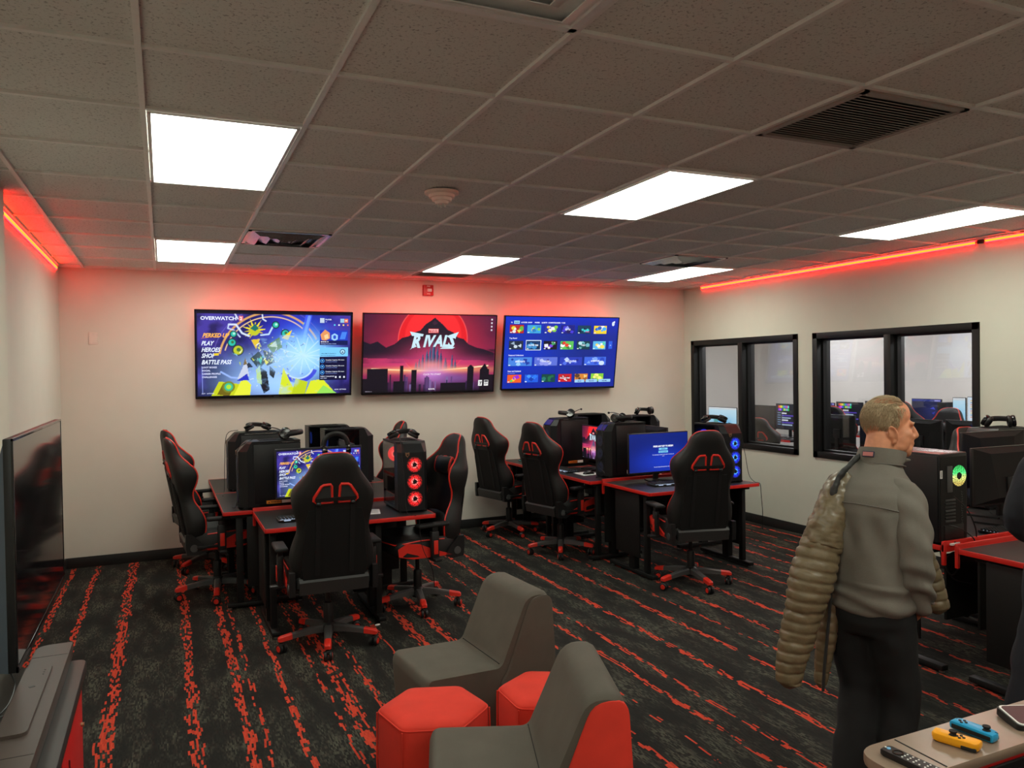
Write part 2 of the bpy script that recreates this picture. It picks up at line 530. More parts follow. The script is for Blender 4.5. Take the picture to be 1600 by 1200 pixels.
def ceiling_material():
    m, nt, b = new_mat('mineral_fibre_tile')
    L = nt.links.new
    tc = N(nt, 'ShaderNodeTexCoord')
    v = N(nt, 'ShaderNodeTexNoise'); v.inputs['Scale'].default_value = 85; v.inputs['Detail'].default_value = 3; v.inputs['Roughness'].default_value = 0.7
    L(tc.outputs['Object'], v.inputs['Vector'])
    r = N(nt, 'ShaderNodeValToRGB'); e = r.color_ramp.elements
    e[0].position = 0.33; e[0].color = (0.34, 0.335, 0.325, 1)
    e[1].position = 0.44; e[1].color = (0.72, 0.715, 0.69, 1)
    L(v.outputs['Fac'], r.inputs['Fac']); L(r.outputs['Color'], b.inputs['Base Color'])
    b.inputs['Roughness'].default_value = 0.95
    bp = N(nt, 'ShaderNodeBump'); bp.inputs['Strength'].default_value = 0.4; bp.inputs['Distance'].default_value = 0.003
    L(v.outputs['Fac'], bp.inputs['Height']); L(bp.outputs['Normal'], b.inputs['Normal'])
    return m


M['carpet'] = carpet_material()
M['tile'] = ceiling_material()

mb = MB().box(((XL + 12) / 2 - 0.2, 4.5, -0.05), (13.6, 17, 0.1)); struct('floor', mb, M['carpet'])
mb = MB().box(((XL + 12) / 2 - 0.2, 4.5, CEIL + 0.06), (13.6, 17, 0.1)); struct('ceiling', mb, M['tile'])
# tee-bar grid, 2 ft modules
GX, GY, GS = -0.0522, 2.6946, 0.6096
mb = MB()
for i in range(-2, 11):
    x = GX + i * GS
    if XL < x < XR:
        mb.box((x, (YF + YB) / 2, CEIL + 0.004), (0.020, YB - YF, 0.014))
for j in range(-11, 10):
    y = GY + j * GS
    if YF < y < YB:
        mb.box(((XL + XR) / 2, y, CEIL + 0.005), (XR - XL, 0.020, 0.014))
mb.box(((XL + XR) / 2, YB - 0.012, CEIL + 0.003), (XR - XL, 0.024, 0.016)); mb.box((XL + 0.012, (YJ + YB) / 2, CEIL + 0.003), (0.024, YB - YJ, 0.016))
mb.box((XR - 0.012, (YF + YB) / 2, CEIL + 0.003), (0.024, YB - YF, 0.016))
struct('trim_1', mb, M['grid'])

struct('wall_back', MB().box(((XL + XR) / 2, YB + 0.08, CEIL / 2), (XR - XL + 0.4, 0.16, CEIL + 0.02)), M['wall'])
struct('wall_front', MB().box(((XL + XR) / 2, YF - 0.08, CEIL / 2), (XR - XL + 0.4, 0.16, CEIL + 0.02)), M['wall'])
mb = MB().box((XL - 0.08, (YJ + YB) / 2, CEIL / 2), (0.16, YB - YJ, CEIL + 0.02))
struct('wall_left', mb, M['wall'])
struct('wall_left_near', MB().box((XLN - 0.12, (YJ + YF) / 2, CEIL / 2), (0.24, YJ - YF, CEIL + 0.02)), M['wall_side'])

# right wall with two internal windows
W1 = (6.268, 8.085, 0.838, 2.130)
W2 = (4.255, 6.057, 0.838, 2.126)
mb = MB()
xc = XR + WT / 2


def wbox(y0, y1, z0, z1):
    mb.box((xc, (y0 + y1) / 2, (z0 + z1) / 2), (WT, y1 - y0, z1 - z0))


wbox(YF, W2[0], 0, CEIL); wbox(W2[1], W1[0], 0, CEIL); wbox(W1[1], YB + 0.0, 0, CEIL)
wbox(W2[0], W2[1], 0, W2[2]); wbox(W2[0], W2[1], W2[3], CEIL); wbox(W1[0], W1[1], 0, W1[2]); wbox(W1[0], W1[1], W1[3], CEIL)
struct('wall_right', mb, M['wall_side'])


def glass_material():
    m = bpy.data.materials.new('clear_window_glass'); m.use_nodes = True
    nt = m.node_tree; nt.nodes.clear(); L = nt.links.new
    out = N(nt, 'ShaderNodeOutputMaterial'); mix = N(nt, 'ShaderNodeMixShader')
    tr = N(nt, 'ShaderNodeBsdfTransparent'); tr.inputs['Color'].default_value = (0.93, 0.93, 0.93, 1)
    gl = N(nt, 'ShaderNodeBsdfGlossy'); gl.inputs['Roughness'].default_value = 0.0
    L(schlick(nt, 1.5), mix.inputs[0]); L(tr.outputs[0], mix.inputs[1]); L(gl.outputs[0], mix.inputs[2]); L(mix.outputs[0], out.inputs[0])
    return m


M['glass'] = glass_material()


def window(name, W, mull):
    y0, y1, z0, z1 = W
    o = bpy.data.objects.new(name, None); C.objects.link(o); o.location = (XR, (y0 + y1) / 2, z0); o['kind'] = 'structure'
    yc = (y0 + y1) / 2
    f = MB()
    ft = 0.062; d = WT + 0.03
    for (a, b, c, e) in ((y0, y0 + ft, z0, z1), (y1 - ft, y1, z0, z1), (y0, y1, z0, z0 + ft), (y0, y1, z1 - ft, z1)):
        f.box((WT / 2, (a + b) / 2 - yc, (c + e) / 2 - z0), (d, b - a, e - c), bev=0.003)
    f.box((WT / 2, mull - yc, (z1 - z0) / 2), (d, 0.075, z1 - z0 - 2 * ft + 0.01), bev=0.003)
    f.build('window_frame', M['frame'], o)
    s = MB()
    for (a, b) in ((y0 + ft, mull - 0.0375), (mull + 0.0375, y1 - ft)):
        for (p, q, r, t) in ((a, a + 0.02, z0 + ft, z1 - ft), (b - 0.02, b, z0 + ft, z1 - ft), (a, b, z0 + ft, z0 + ft + 0.02), (a, b, z1 - ft - 0.02, z1 - ft)):
            s.box((WT / 2, (p + q) / 2 - yc, (r + t) / 2 - z0), (0.05, q - p, t - r))
    s.build('glazing_bead', M['frame'], o)
    for (a, b) in ((y0 + ft, mull - 0.0375), (mull + 0.0375, y1 - ft)):
        MB().box((WT / 2, (a + b) / 2 - yc, (z1 - z0) / 2), (0.006, b - a - 0.01, z1 - z0 - 2 * ft - 0.01)).build('window_pane', M['glass'], o)
    return o


window('window_1', W1, 7.165); window('window_2', W2, 5.145)

mb = MB().box(((XL + XR) / 2, YB - 0.006, 0.05), (XR - XL, 0.012, 0.1), bev=0.003); struct('baseboard_back', mb, M['base'])
mb = MB().box((XR - 0.006, (YF + YB) / 2, 0.05), (0.012, YB - YF - 0.02, 0.1), bev=0.003); struct('baseboard_right', mb, M['base'])
mb = MB().box((XL + 0.006, (YJ + YB) / 2, 0.05), (0.012, YB - YJ - 0.02, 0.1), bev=0.003)
mb.box((XLN + 0.006, (YF + YJ) / 2, 0.05), (0.012, YJ - YF - 0.02, 0.1), bev=0.003); struct('baseboard_left', mb, M['base'])

# ---- ceiling fittings
LP = [(0, 1, 'flat light panel nearest the left wall, the larger of the two on the left'), (0, 6, 'small-looking square light panel above the left end of the back wall'),
      (4, 1, 'bright oblong light panel in the middle of the ceiling'), (4, 6, 'bright light panel close to the back wall, above the red fire alarm'),
      (8, 1, 'bright light panel over the larger window of the right wall'), (8, 6, 'bright light panel in the far corner above the smaller window')]
for i, j, lab in LP + [(0, -4, None), (4, -4, None), (8, -4, None), (0, -9, None), (4, -9, None)]:
    t = thing('ceiling_light', lab or 'light panel in the ceiling behind the viewer', 'ceiling light', (GX + (i + 0.5) * GS, GY + (j + 1) * GS, CEIL), 0, 'flat light panels in the ceiling')
    MB().box((0, 0, -0.002), (GS - 0.055, 2 * GS - 0.055, 0.006)).build('diffuser', M['light'], t)
    f = MB()
    for sx in (-1, 1):
        f.box((sx * (GS / 2 - 0.021), 0, -0.002), (0.014, 2 * GS - 0.03, 0.012))
        f.box((0, sx * (GS - 0.021), -0.002), (GS - 0.03, 0.014, 0.012))
    f.build('frame', M['grid'], t)


def diffuser(i, j, lab, m, n=3, back=None):
    t = thing('ceiling_vent', lab, 'vent', (GX + (i + 0.5) * GS, GY + (j + 0.5) * GS, CEIL), 0, 'square air diffusers')
    MB().box((0, 0, 0.001), (GS - 0.03, GS - 0.03, 0.004)).build('backing', back or M['vent_dark'], t)
    f = MB(); h = GS / 2 - 0.012
    for k in range(4):
        X = Matrix.Rotation(k * PI / 2, 4, 'Z')
        f.box((0, h - 0.012, -0.004), (2 * h, 0.024, 0.012), X=X)
    f.build('frame', m, t)
    v = MB()
    for q in range(n):
        a = h * (0.90 - 0.27 * q); b = a - h * 0.2
        for k in range(4):
            X = Matrix.Rotation(k * PI / 2, 4, 'Z')
            v.add([(-a, a, 0.0), (a, a, 0.0), (b, b, -0.03), (-b, b, -0.03), (-a, a, 0.004), (a, a, 0.004), (b, b, -0.026), (-b, b, -0.026)],
                  [(0, 1, 2, 3), (7, 6, 5, 4), (0, 4, 5, 1), (1, 5, 6, 2), (2, 6, 7, 3), (3, 7, 4, 0)], X=X)
    v.build('louvre', m, t, sharp=20)


diffuser(1, 5, 'shiny square air diffuser beside the light panel by the left back wall', M['vent_shiny'], 4, M['vent_shiny'])
diffuser(7, 5, 'dark square air diffuser beside the light panel in the far corner', M['vent_shiny'], 4, M['vent_shiny'])
diffuser(1, -2, 'pale square air diffuser at the upper edge of the view', M['vent'], 2, M['vent'])


def grille(i, j, d, lab, m, bars):
    t = thing('return_grille', lab, 'vent', (GX + (i + 0.5) * GS, GY + j * GS + d / 2, CEIL))
    MB().box((0, 0, 0.002), (GS - 0.03, d - 0.03, 0.004)).build('backing', M['vent_dark'], t)
    f = MB()
    for s in (-1, 1):
        f.box((s * (GS / 2 - 0.028), 0, -0.003), (0.03, d - 0.026, 0.012)); f.box((0, s * (d / 2 - 0.028), -0.003), (GS - 0.03, 0.03, 0.012))
    f.build('frame', m, t)
    v = MB(); n = bars
    for k in range(n):
        y = -d / 2 + 0.045 + (d - 0.09) * (k + 0.5) / n
        v.box((0, y, -0.004), (GS - 0.08, (d - 0.09) / n * 0.62, 0.003), rot=Matrix.Rotation(R(28), 4, 'X'))
    v.build('slat', m, t)


grille(4, -1, GS, 'large dark slatted return grille on the ceiling at the right', M['vent_brown'], 22)
grille(4, 8, 0.30, 'narrow dark ceiling grille between the back wall and a light panel', M['vent_brown'], 8)

p = at_z(690, 300, CEIL)
t = thing('smoke_detector', 'round stepped smoke detector on the ceiling', 'smoke detector', (p.x, p.y, CEIL))
MB().lathe([(0.0, 0), (0.098, 0), (0.098, -0.012), (0.085, -0.018), (0.0, -0.018)], 32).build('mounting_plate', M['smoke'], t)
MB().lathe([(0.0, -0.018), (0.075, -0.018), (0.072, -0.034), (0.058, -0.036), (0.055, -0.052), (0.04, -0.055), (0.035, -0.068), (0, -0.07)], 32).build('body', M['smoke'], t)
q = MB()
for k in range(4):
    a = k * PI / 2
    q.box((0.02 * math.cos(a), 0.02 * math.sin(a), -0.076), (0.006, 0.006, 0.02))
q.build('sensor_cage', M['plate'], t)

t = thing('fire_alarm', 'red fire alarm strobe high on the back wall', 'fire alarm', (2.695, YB + .001, 2.687))
MB().box((0, -0.02, 0), (0.118, 0.04, 0.118), bev=0.006).build('housing', M['alarm'], t)
MB().box((0.008, -0.05, 0.0), (0.05, 0.024, 0.034), bev=0.006).build('strobe_lens', M['white_pl'], t)
mbt = MB()
for s, z in (('FIRE', 0.036), ('FIRE', -0.046)):
    vs, fs = text_polys(s, 0.022, 0, 0.0006, 'CENTER')
    mbt.add([(x, -0.0405, y + z) for x, y in vs], fs)
mbt.build('lettering', M['plate'], t)

t = thing('wall_plate', 'small blank wall plate on the back wall near the left corner', 'wall plate', ((-0.6315 - 0.5545) / 2, YB, 2.143))
MB().box((0, -0.003, 0), (0.077, 0.007, 0.116), bev=0.002).build('cover', M['plate'], t)
b_ = MB()
for z in (-0.042, 0.042):
    b_.cyl((0, -0.006, z), (0, -0.009, z), 0.003, n=10)
b_.build('screw', M['metal'], t)


def led(lab, p0, p1, side):
    """LED strip along a wall; side is the direction out of the wall (+1 = +x)"""
    p0, p1 = Vector(p0), Vector(p1); c = (p0 + p1) / 2; h = (p1 - p0).length / 2
    t = thing('led_strip', lab, 'led strip', c, 0, 'red led strips under the ceiling')
    MB().box((side * 0.004, 0, 0.0), (0.008, 2 * h, 0.030)).build('channel', M['white_pl'], t)
    MB().cyl((side * 0.013, -h, 0.0), (side * 0.013, h, 0.0), 0.0075, n=8).build('light_core', M['led_core'], t)
    MB().box((side * 0.010, 0, 0.013), (0.006, 2 * h, 0.006)).build('red_diode_row', M['led_red'], t)
    MB().box((side * 0.010, 0, -0.013), (0.006, 2 * h, 0.006)).build('red_diode_row', M['led_red'], t)
    return t


led('long glowing red led strip along the top of the right wall', (XR, 4.285, 2.782), (XR, 7.866, 2.782), -1)
led('glowing led strip on the right wall running out of view past a gap', (XR, -1.0, 2.785), (XR, 4.196, 2.785), -1)
led('glowing led strip along the top of the left wall', (XL, YJ + 0.01, 2.77), (XL, 8.06, 2.77), 1)
t = thing('wire_clip', 'small dark connector in the gap between the two right-wall led strips', 'connector', (XR, 4.24, 2.785))
MB().box((-0.008, 0, 0), (0.016, 0.05, 0.03), bev=0.003).build('clip', M['black'], t)
MB().tube([(-0.01, -0.045, 0), (-0.012, 0, 0.004), (-0.01, 0.045, 0)], 0.003, 6).build('wire', M['black'], t)
# ------------------------------------------------------------------ pictures shown on screens (painted as vertex colours of a fine grid + crisp polygons)
class Picture:
    def __init__(self, w=256, h=144, base=(10, 12, 40)):
        self.w, self.h = w, h
        self.u, self.v = np.meshgrid((np.arange(w + 1)) / w * 16, (np.arange(h + 1)) / h * 9)
        self.c = np.zeros((h + 1, w + 1, 3)) + np.array(lin(*base))
        self.over = []          # (verts2d, faces, colour)

    def mixin(self, a, col):
        a = np.clip(a, 0, 1)[..., None]
        self.c = self.c * (1 - a) + np.array(lin(*col)) * a

    def glow(self, x, y, rx, ry, col, k=1.0, p=2.0):
        d = ((self.u - x) / rx) ** 2 + ((self.v - y) / ry) ** 2
        self.mixin(k * np.exp(-d ** (p / 2)), col)

    def grad(self, y0, y1, col, k=1.0):
        self.mixin(k * np.clip((self.v - y0) / (y1 - y0), 0, 1), col)

    def poly(self, pts, col, k=1.0):
        n = len(pts); inside = np.zeros(self.u.shape, bool)
        for i in range(n):
            x0, y0 = pts[i]; x1, y1 = pts[(i + 1) % n]
            cond = (y0 > self.v) != (y1 > self.v)
            with np.errstate(divide='ignore', invalid='ignore'):
                xi = (x1 - x0) * (self.v - y0) / (y1 - y0 + 1e-12) + x0
            inside ^= cond & (self.u < xi)
        self.mixin(inside * k, col)

    def rect(self, x0, y0, x1, y1, col, k=1.0):
        self.mixin(((self.u >= x0) & (self.u <= x1) & (self.v >= y0) & (self.v <= y1)) * k, col)

    def disc(self, x, y, r, col, k=1.0, soft=0.06):
        d = np.hypot(self.u - x, self.v - y)
        self.mixin(k * np.clip((r - d) / soft + 0.5, 0, 1), col)

    def ring(self, x, y, r, w, col, a0=-180, a1=180, k=1.0):
        d = np.abs(np.hypot(self.u - x, self.v - y) - r)
        a = np.degrees(np.arctan2(self.v - y, self.u - x))
        self.mixin(k * np.clip((w - d) / 0.06 + 0.5, 0, 1) * ((a >= a0) & (a <= a1)), col)

    def stroke(self, pts, w, col, k=1.0):
        d = np.full(self.u.shape, 1e9)
        for (x0, y0), (x1, y1) in zip(pts[:-1], pts[1:]):
            L2 = (x1 - x0) ** 2 + (y1 - y0) ** 2 + 1e-9
            t = np.clip(((self.u - x0) * (x1 - x0) + (self.v - y0) * (y1 - y0)) / L2, 0, 1)
            d = np.minimum(d, np.hypot(self.u - x0 - t * (x1 - x0), self.v - y0 - t * (y1 - y0)))
        self.mixin(k * np.clip((w - d) / 0.06 + 0.5, 0, 1), col)

    def cloud(self, sx, sy, col, k=1.0, lo=0.45, seed=1, where=None):
        r = np.random.default_rng(seed); acc = np.zeros(self.u.shape); amp = 0
        for o in range(4):
            s = 2 ** o; gx = int(16 * sx * s) + 3; gy = int(9 * sy * s) + 3
            g = r.random((gy, gx)); X = self.u * sx * s; Y = self.v * sy * s
            xi = X.astype(int); yi = Y.astype(int); fx = X - xi; fy = Y - yi
            fx = fx * fx * (3 - 2 * fx); fy = fy * fy * (3 - 2 * fy)
            acc += (g[yi, xi] * (1 - fx) * (1 - fy) + g[yi, xi + 1] * fx * (1 - fy) + g[yi + 1, xi] * (1 - fx) * fy + g[yi + 1, xi + 1] * fx * fy) / s
            amp += 1 / s
        a = np.clip((acc / amp - lo) / (1 - lo) * 2.2, 0, 1) * k
        if where is not None: a = a * where
        self.mixin(a, col)

    # crisp overlays
    def text(self, s, x, y, size, col, shear=0.0, bold=0.0, align='LEFT', sx=1.0):
        vs, fs = text_polys(s, size, shear, bold * size, align, sx)
        self.over.append(([(x + a, y + b) for a, b in vs], fs, lin(*col)))

    def card(self, x0, y0, x1, y1, col):
        self.over.append(([(x0, y0), (x1, y0), (x1, y1), (x0, y1)], [(0, 1, 2, 3)], lin(*col)))

    def shape(self, pts, col):
        self.over.append((list(pts), [tuple(range(len(pts)))], lin(*col)))

    def mesh(self, name, W, H, m=None):
        sx, sy = W / 16, H / 9
        w, h = self.w, self.h
        X = (self.u - 8) * sx; Z = (self.v - 4.5) * sy
        vs = np.stack([X.ravel(), np.zeros(X.size), Z.ravel()], 1)
        idx = np.arange((w + 1) * (h + 1)).reshape(h + 1, w + 1)
        fs = np.stack([idx[:-1, :-1], idx[:-1, 1:], idx[1:, 1:], idx[1:, :-1]], -1).reshape(-1, 4).tolist()
        vl = vs.tolist(); col = np.concatenate([self.c.reshape(-1, 3), np.ones((X.size, 1))], 1).tolist()
        for k, (p, f, c) in enumerate(self.over):
            o = len(vl); y = -0.0006 - 0.00004 * k
            vl += [((a - 8) * sx, y, (b - 4.5) * sy) for a, b in p]
            col += [tuple(c) + (1,)] * len(p)
            fs += [tuple(i + o for i in q) for q in f]
        me = bpy.data.meshes.new(name); me.from_pydata(vl, [], fs)
        at = me.color_attributes.new('picture', 'FLOAT_COLOR', 'POINT')
        at.data.foreach_set('color', np.array(col, dtype=np.float32).ravel())
        me.materials.append(m or M['tv']); me.update()
        return me


def pic_hero():
    """busy blue and lime game menu"""
    P = Picture(300, 169, (26, 20, 84))
    P.grad(3, 9, (16, 12, 58)); P.cloud(.35, .5, (74, 60, 170), .8, .4, 3); P.cloud(.6, .6, (22, 16, 64), .8, .5, 5)
    P.glow(9.5, 6.8, 3.4, 2.6, (40, 50, 200), .9); P.glow(11.2, 5.5, 2.4, 3.0, (36, 70, 235), .8)
    P.ring(7.5, 3.6, 5.3, .10, (214, 160, 96), 10, 170); P.ring(7.5, 3.6, 4.85, .05, (240, 200, 150), 15, 165); P.ring(7.5, 3.6, 5.9, .03, (120, 110, 200), 0, 180, .6)
    # finger-like blue beams rising at the right of centre
    P.stroke([(10.6, 5.0), (10.9, 6.6), (11.35, 8.6)], .34, (60, 84, 235)); P.stroke([(10.75, 5.4), (11.0, 6.8), (11.4, 8.5)], .16, (120, 160, 255), .8)
    P.stroke([(9.2, 5.1), (9.6, 5.9), (9.9, 6.4)], .25, (92, 96, 220)); P.stroke([(12.2, 5.2), (12.5, 5.8)], .4, (40, 60, 205))
    # cyan burst
    P.glow(11.0, 4.3, 3.0, 2.5, (120, 196, 255), 1.0, 3); P.glow(8.2, 3.7, 3.8, 1.0, (150, 200, 255), .8); P.glow(10.9, 4.4, 1.7, 1.5, (170, 226, 255), 1, 2)
    P.glow(6.2, 1.6, 3.4, 1.8, (150, 190, 255), .95); P.glow(8.8, 1.2, 2.6, 1.6, (170, 214, 255), .9)
    for k in range(14):
        a = k * 0.46; P.stroke([(10.8, 4.3), (10.8 + 2.6 * math.cos(a), 4.3 + 2.0 * math.sin(a))], .05, (205, 240, 255), .6)
    P.ring(10.3, 3.4, 1.9, .22, (60, 70, 215), -150, -20); P.ring(10.3, 3.4, 1.6, .08, (190, 220, 255), -150, -20)
    # lime shards along the bottom
    for pts, c in (([(1.4, 0), (2.2, 1.6), (4.2, 1.3), (5.2, 0)], (196, 206, 30)), ([(3.6, 0), (4.6, 2.1), (5.4, 1.2), (5.3, 0)], (226, 232, 60)), ([(8.2, 0), (8.7, 3.0), (9.4, 1.5), (10.2, 0)], (210, 224, 40)),
                   ([(9.6, 0), (10.0, 1.8), (11.3, 1.4), (11.0, 0)], (188, 206, 30)), ([(11.0, 0), (11.6, 1.5), (12.9, 1.7), (14.4, 0)], (216, 228, 44)), ([(12.2, 0), (13.0, 1.0), (14.6, 0)], (150, 220, 90)), ([(2.0, .2), (2.6, 1.4), (3.6, .8), (3.2, 0)], (110, 96, 22))):
        P.poly(pts, c)
    P.disc(3.15, 1.0, .62, (120, 130, 40)); P.disc(3.15, 1.0, .42, (40, 190, 150)); P.disc(3.15, 1.0, .25, (170, 220, 60))
    # gold and yellow leaf burst, top left of centre
    for k in range(11):
        a = R(-20 + k * 26); r1 = 1.25 if k % 2 else 1.0
        P.poly([(5.75 + .3 * math.cos(a - .5), 7.0 + .3 * math.sin(a - .5)), (5.75 + r1 * math.cos(a), 7.0 + r1 * math.sin(a)), (5.75 + .3 * math.cos(a + .5), 7.0 + .3 * math.sin(a + .5))], (236, 218, 30) if k % 2 else (206, 182, 26))
    P.disc(5.75, 6.95, .5, (190, 196, 40)); P.poly([(5.3, 7.2), (5.8, 7.7), (6.2, 7.2), (5.8, 6.9)], (20, 110, 100)); P.poly([(5.4, 6.0), (5.9, 5.0), (6.3, 6.1)], (224, 190, 40))
    # pale ribbons and small teal orbs
    P.stroke([(3.2, 7.6), (3.9, 7.6), (4.5, 6.7), (5.2, 6.4)], .09, (214, 226, 255)); P.stroke([(3.2, 7.6), (3.1, 7.2), (3.7, 7.0), (4.3, 6.3)], .06, (200, 214, 255))
    P.stroke([(6.4, 6.5), (7.2, 6.6), (7.6, 7.4)], .08, (190, 220, 255)); P.stroke([(6.5, 8.9), (6.6, 8.2), (6.9, 8.0)], .06, (220, 230, 255)); P.stroke([(3.7, 8.9), (4.1, 8.2)], .06, (220, 230, 255))
    for x, y, r in ((3.65, 6.6, .26), (3.5, 5.7, .34), (7.9, 7.6, .28), (8.9, 6.7, .34), (4.1, 4.9, .46)):
        P.disc(x, y, r + .12, (24, 50, 60)); P.disc(x, y, r, (40, 190, 170) if r < .4 else (186, 196, 40)); P.disc(x + .05, y + .05, r * .45, (180, 240, 220) if r < .3 else (60, 110, 60))
    P.poly([(8.5, 6.2), (9.6, 7.1), (9.2, 6.0)], (240, 214, 40)); P.poly([(7.0, 5.4), (8.3, 6.3), (8.6, 5.2), (7.6, 4.6)], (90, 130, 80)); P.poly([(7.2, 5.3), (7.9, 5.9), (8.1, 5.2)], (190, 214, 200))
    # central dark angular crystal cluster
    for pts, c in (([(5.3, 4.0), (6.2, 4.8), (6.9, 3.7), (6.2, 2.8)], (18, 44, 50)), ([(6.6, 4.9), (7.6, 4.6), (7.8, 3.6), (7.0, 3.2)], (14, 26, 36)), ([(6.0, 3.3), (7.0, 2.6), (7.3, .6), (6.7, .2), (6.2, 1.6)], (26, 28, 40)),
                   ([(7.3, 3.2), (7.9, 2.6), (7.7, 1.8), (7.3, 2.2)], (20, 22, 32)), ([(5.2, 3.6), (4.4, 2.9), (5.6, 3.1)], (26, 34, 58)), ([(5.9, 2.8), (6.3, 3.3), (6.5, 1.2), (6.0, 1.4)], (180, 214, 150)), ([(6.7, 4.0), (7.2, 3.6), (6.9, 3.3)], (226, 220, 40)), ([(6.1, 3.9), (6.6, 4.3), (6.4, 3.4)], (60, 190, 180))):
        P.poly(pts, c)
    P.stroke([(2.4, 2.6), (3.4, 2.0), (4.4, 1.9), (5.3, 2.6)], .09, (150, 180, 245)); P.poly([(4.0, 1.8), (4.9, 3.9), (5.2, 2.1)], (196, 204, 226)); P.poly([(3.9, 1.6), (5.0, 2.4), (5.2, 1.7)], (40, 50, 190)); P.poly([(4.6, 3.3), (4.8, 4.1), (5.0, 3.4)], (120, 100, 60))
    P.stroke([(.55, 3.2), (.6, .4)], .02, (150, 170, 255))
    # flying splinters of light and leaf
    rq = random.Random(12)
    for k in range(150):
        a = rq.uniform(0, 2 * PI); r = abs(rq.gauss(0, 1)); x = 7.6 + 3.0 * r * math.cos(a); y = 4.2 + 2.2 * r * math.sin(a); s = rq.uniform(.08, .30); q = rq.uniform(0, 2 * PI)
        if x < 3.2 or x > 12.4 or y < .3 or y > 8.5: continue
        c = rq.choice([(214, 236, 255), (150, 214, 255), (220, 228, 60), (120, 200, 190), (70, 80, 210), (240, 240, 200), (60, 70, 150), (190, 206, 40)])
        P.poly([(x, y), (x + s * 1.8 * math.cos(q), y + s * 1.8 * math.sin(q)), (x + s * .5 * math.cos(q + 1.3), y + s * .5 * math.sin(q + 1.3))], c, .9)
    P.glow(9.2, 4.1, 2.6, 1.3, (190, 226, 255), .45); P.cloud(.9, 1.4, (150, 200, 255), .45, .5, 17, (P.u > 6) * (P.u < 12.5) * (P.v < 6.5))
    # menu
    P.rect(0, 8.72, 16, 9, (8, 8, 30)); P.rect(0, 0, 16, .10, (8, 8, 26)); P.rect(0, 0, .14, 9, (10, 10, 40)); P.rect(15.86, 0, 16, 9, (12, 12, 40))
    P.text('OVERWATCH', .45, 8.06, .50, (226, 232, 255), 0, .035, sx=1.12); P.text('2', 4.32, 8.06, .52, (240, 160, 170), 0, .05); P.shape([(4.2, 8.0), (4.2, 8.5), (4.62, 8.5), (4.62, 8.0)], (226, 110, 120)); P.text('2', 4.28, 8.06, .48, (250, 240, 245), 0, .03)
    P.text('PERKED UP', .62, 6.25, .60, (255, 186, 80), .35, .03, sx=.84); P.shape([(.5, 6.15), (2.75, 6.45), (2.75, 6.42), (.5, 6.12)], (230, 120, 40))
    for s, y, z in (('PLAY', 5.42, .62), ('HEROES', 4.74, .62), ('SHOP', 4.12, .62), ('BATTLE PASS', 3.44, .62)):
        P.text(s, .5, y, z, (226, 236, 255), .35, .03, sx=.80)
    P.shape([(1.72, 4.33), (2.2, 4.36), (2.2, 4.6), (1.72, 4.57)], (230, 200, 40))
    for s, y in (('LOOT BOXES', 3.02), ('SOCIAL', 2.68), ('CAREER PROFILE', 2.34), ('CHALLENGES', 2.0)):
        P.text(s, .55, y, .24, (216, 222, 255), 0, .03)
    P.text('EXIT   OPTIONS', .5, .28, .17, (200, 206, 240), 0, .02); P.text('NEWS  SETTINGS', 14.2, .42, .17, (210, 214, 240), 0, .02)
    # right column
    P.card(12.55, 7.88, 13.02, 8.4, (190, 206, 226)); P.text('PLAYER', 13.12, 8.18, .2, (226, 230, 250), 0, .03); P.text('10', 13.12, 7.95, .16, (226, 230, 250))
    P.card(14.75, 7.92, 15.18, 8.36, (150, 196, 226)); P.card(15.2, 7.92, 15.6, 8.36, (232, 110, 74)); P.card(15.28, 8.06, 15.52, 8.22, (250, 210, 190))
    for k, c in enumerate(((90, 210, 240), (230, 235, 250), (236, 214, 120), (232, 120, 110))):
        P.card(14.05 + k * .48, 7.58, 14.22 + k * .48, 7.74, c)
    P.card(12.55, 5.45, 15.6, 7.1, (34, 60, 190)); P.shape([(12.6, 6.6), (13.1, 7.15), (13.6, 6.8), (13.65, 6.2), (13.2, 5.95), (12.75, 6.0)], (226, 150, 96)); P.shape([(13.0, 6.5), (13.4, 6.7), (13.5, 6.2), (13.1, 6.1)], (240, 206, 150))
    P.shape([(13.8, 6.1), (13.8, 6.55), (14.15, 6.75), (14.5, 6.55), (14.5, 6.1), (14.15, 5.9)], (150, 200, 255)); P.shape([(14.0, 6.2), (14.0, 6.45), (14.15, 6.55), (14.3, 6.45), (14.3, 6.2), (14.15, 6.1)], (40, 80, 200)); P.shape([(14.7, 6.1), (14.95, 6.9), (15.5, 6.9), (15.3, 6.1)], (70, 130, 235))
    P.card(12.55, 5.45, 15.6, 5.95, (16, 26, 84)); P.text('SEASON 15', 12.65, 5.75, .17, (240, 240, 255), 0, .03); P.text('Challenge the power of perks', 12.65, 5.55, .14, (180, 200, 255), 0, .015)
    P.card(12.55, 4.2, 15.65, 5.2, (120, 200, 244)); P.ring
    ang = [R(a) for a in range(0, 360, 15)]
    P.shape([(15.05 + .3 * math.cos(a), 4.7 + .3 * math.sin(a)) for a in ang], (40, 60, 100)); P.shape([(15.05 + .22 * math.cos(a), 4.7 + .22 * math.sin(a)) for a in ang], (170, 220, 250)); P.shape([(14.92, 4.55), (15.05, 4.8), (15.18, 4.55), (15.1, 4.55), (15.05, 4.65), (15.0, 4.55)], (30, 40, 80))
    P.text('WELCOME TO SEASON 15', 12.7, 4.46, .14, (30, 60, 110), 0, .02); P.text('PLAY THE NEW MODE NOW', 12.7, 4.26, .12, (30, 60, 110), 0, .015)
    P.card(12.55, 1.55, 15.55, 4.15, (12, 14, 54))
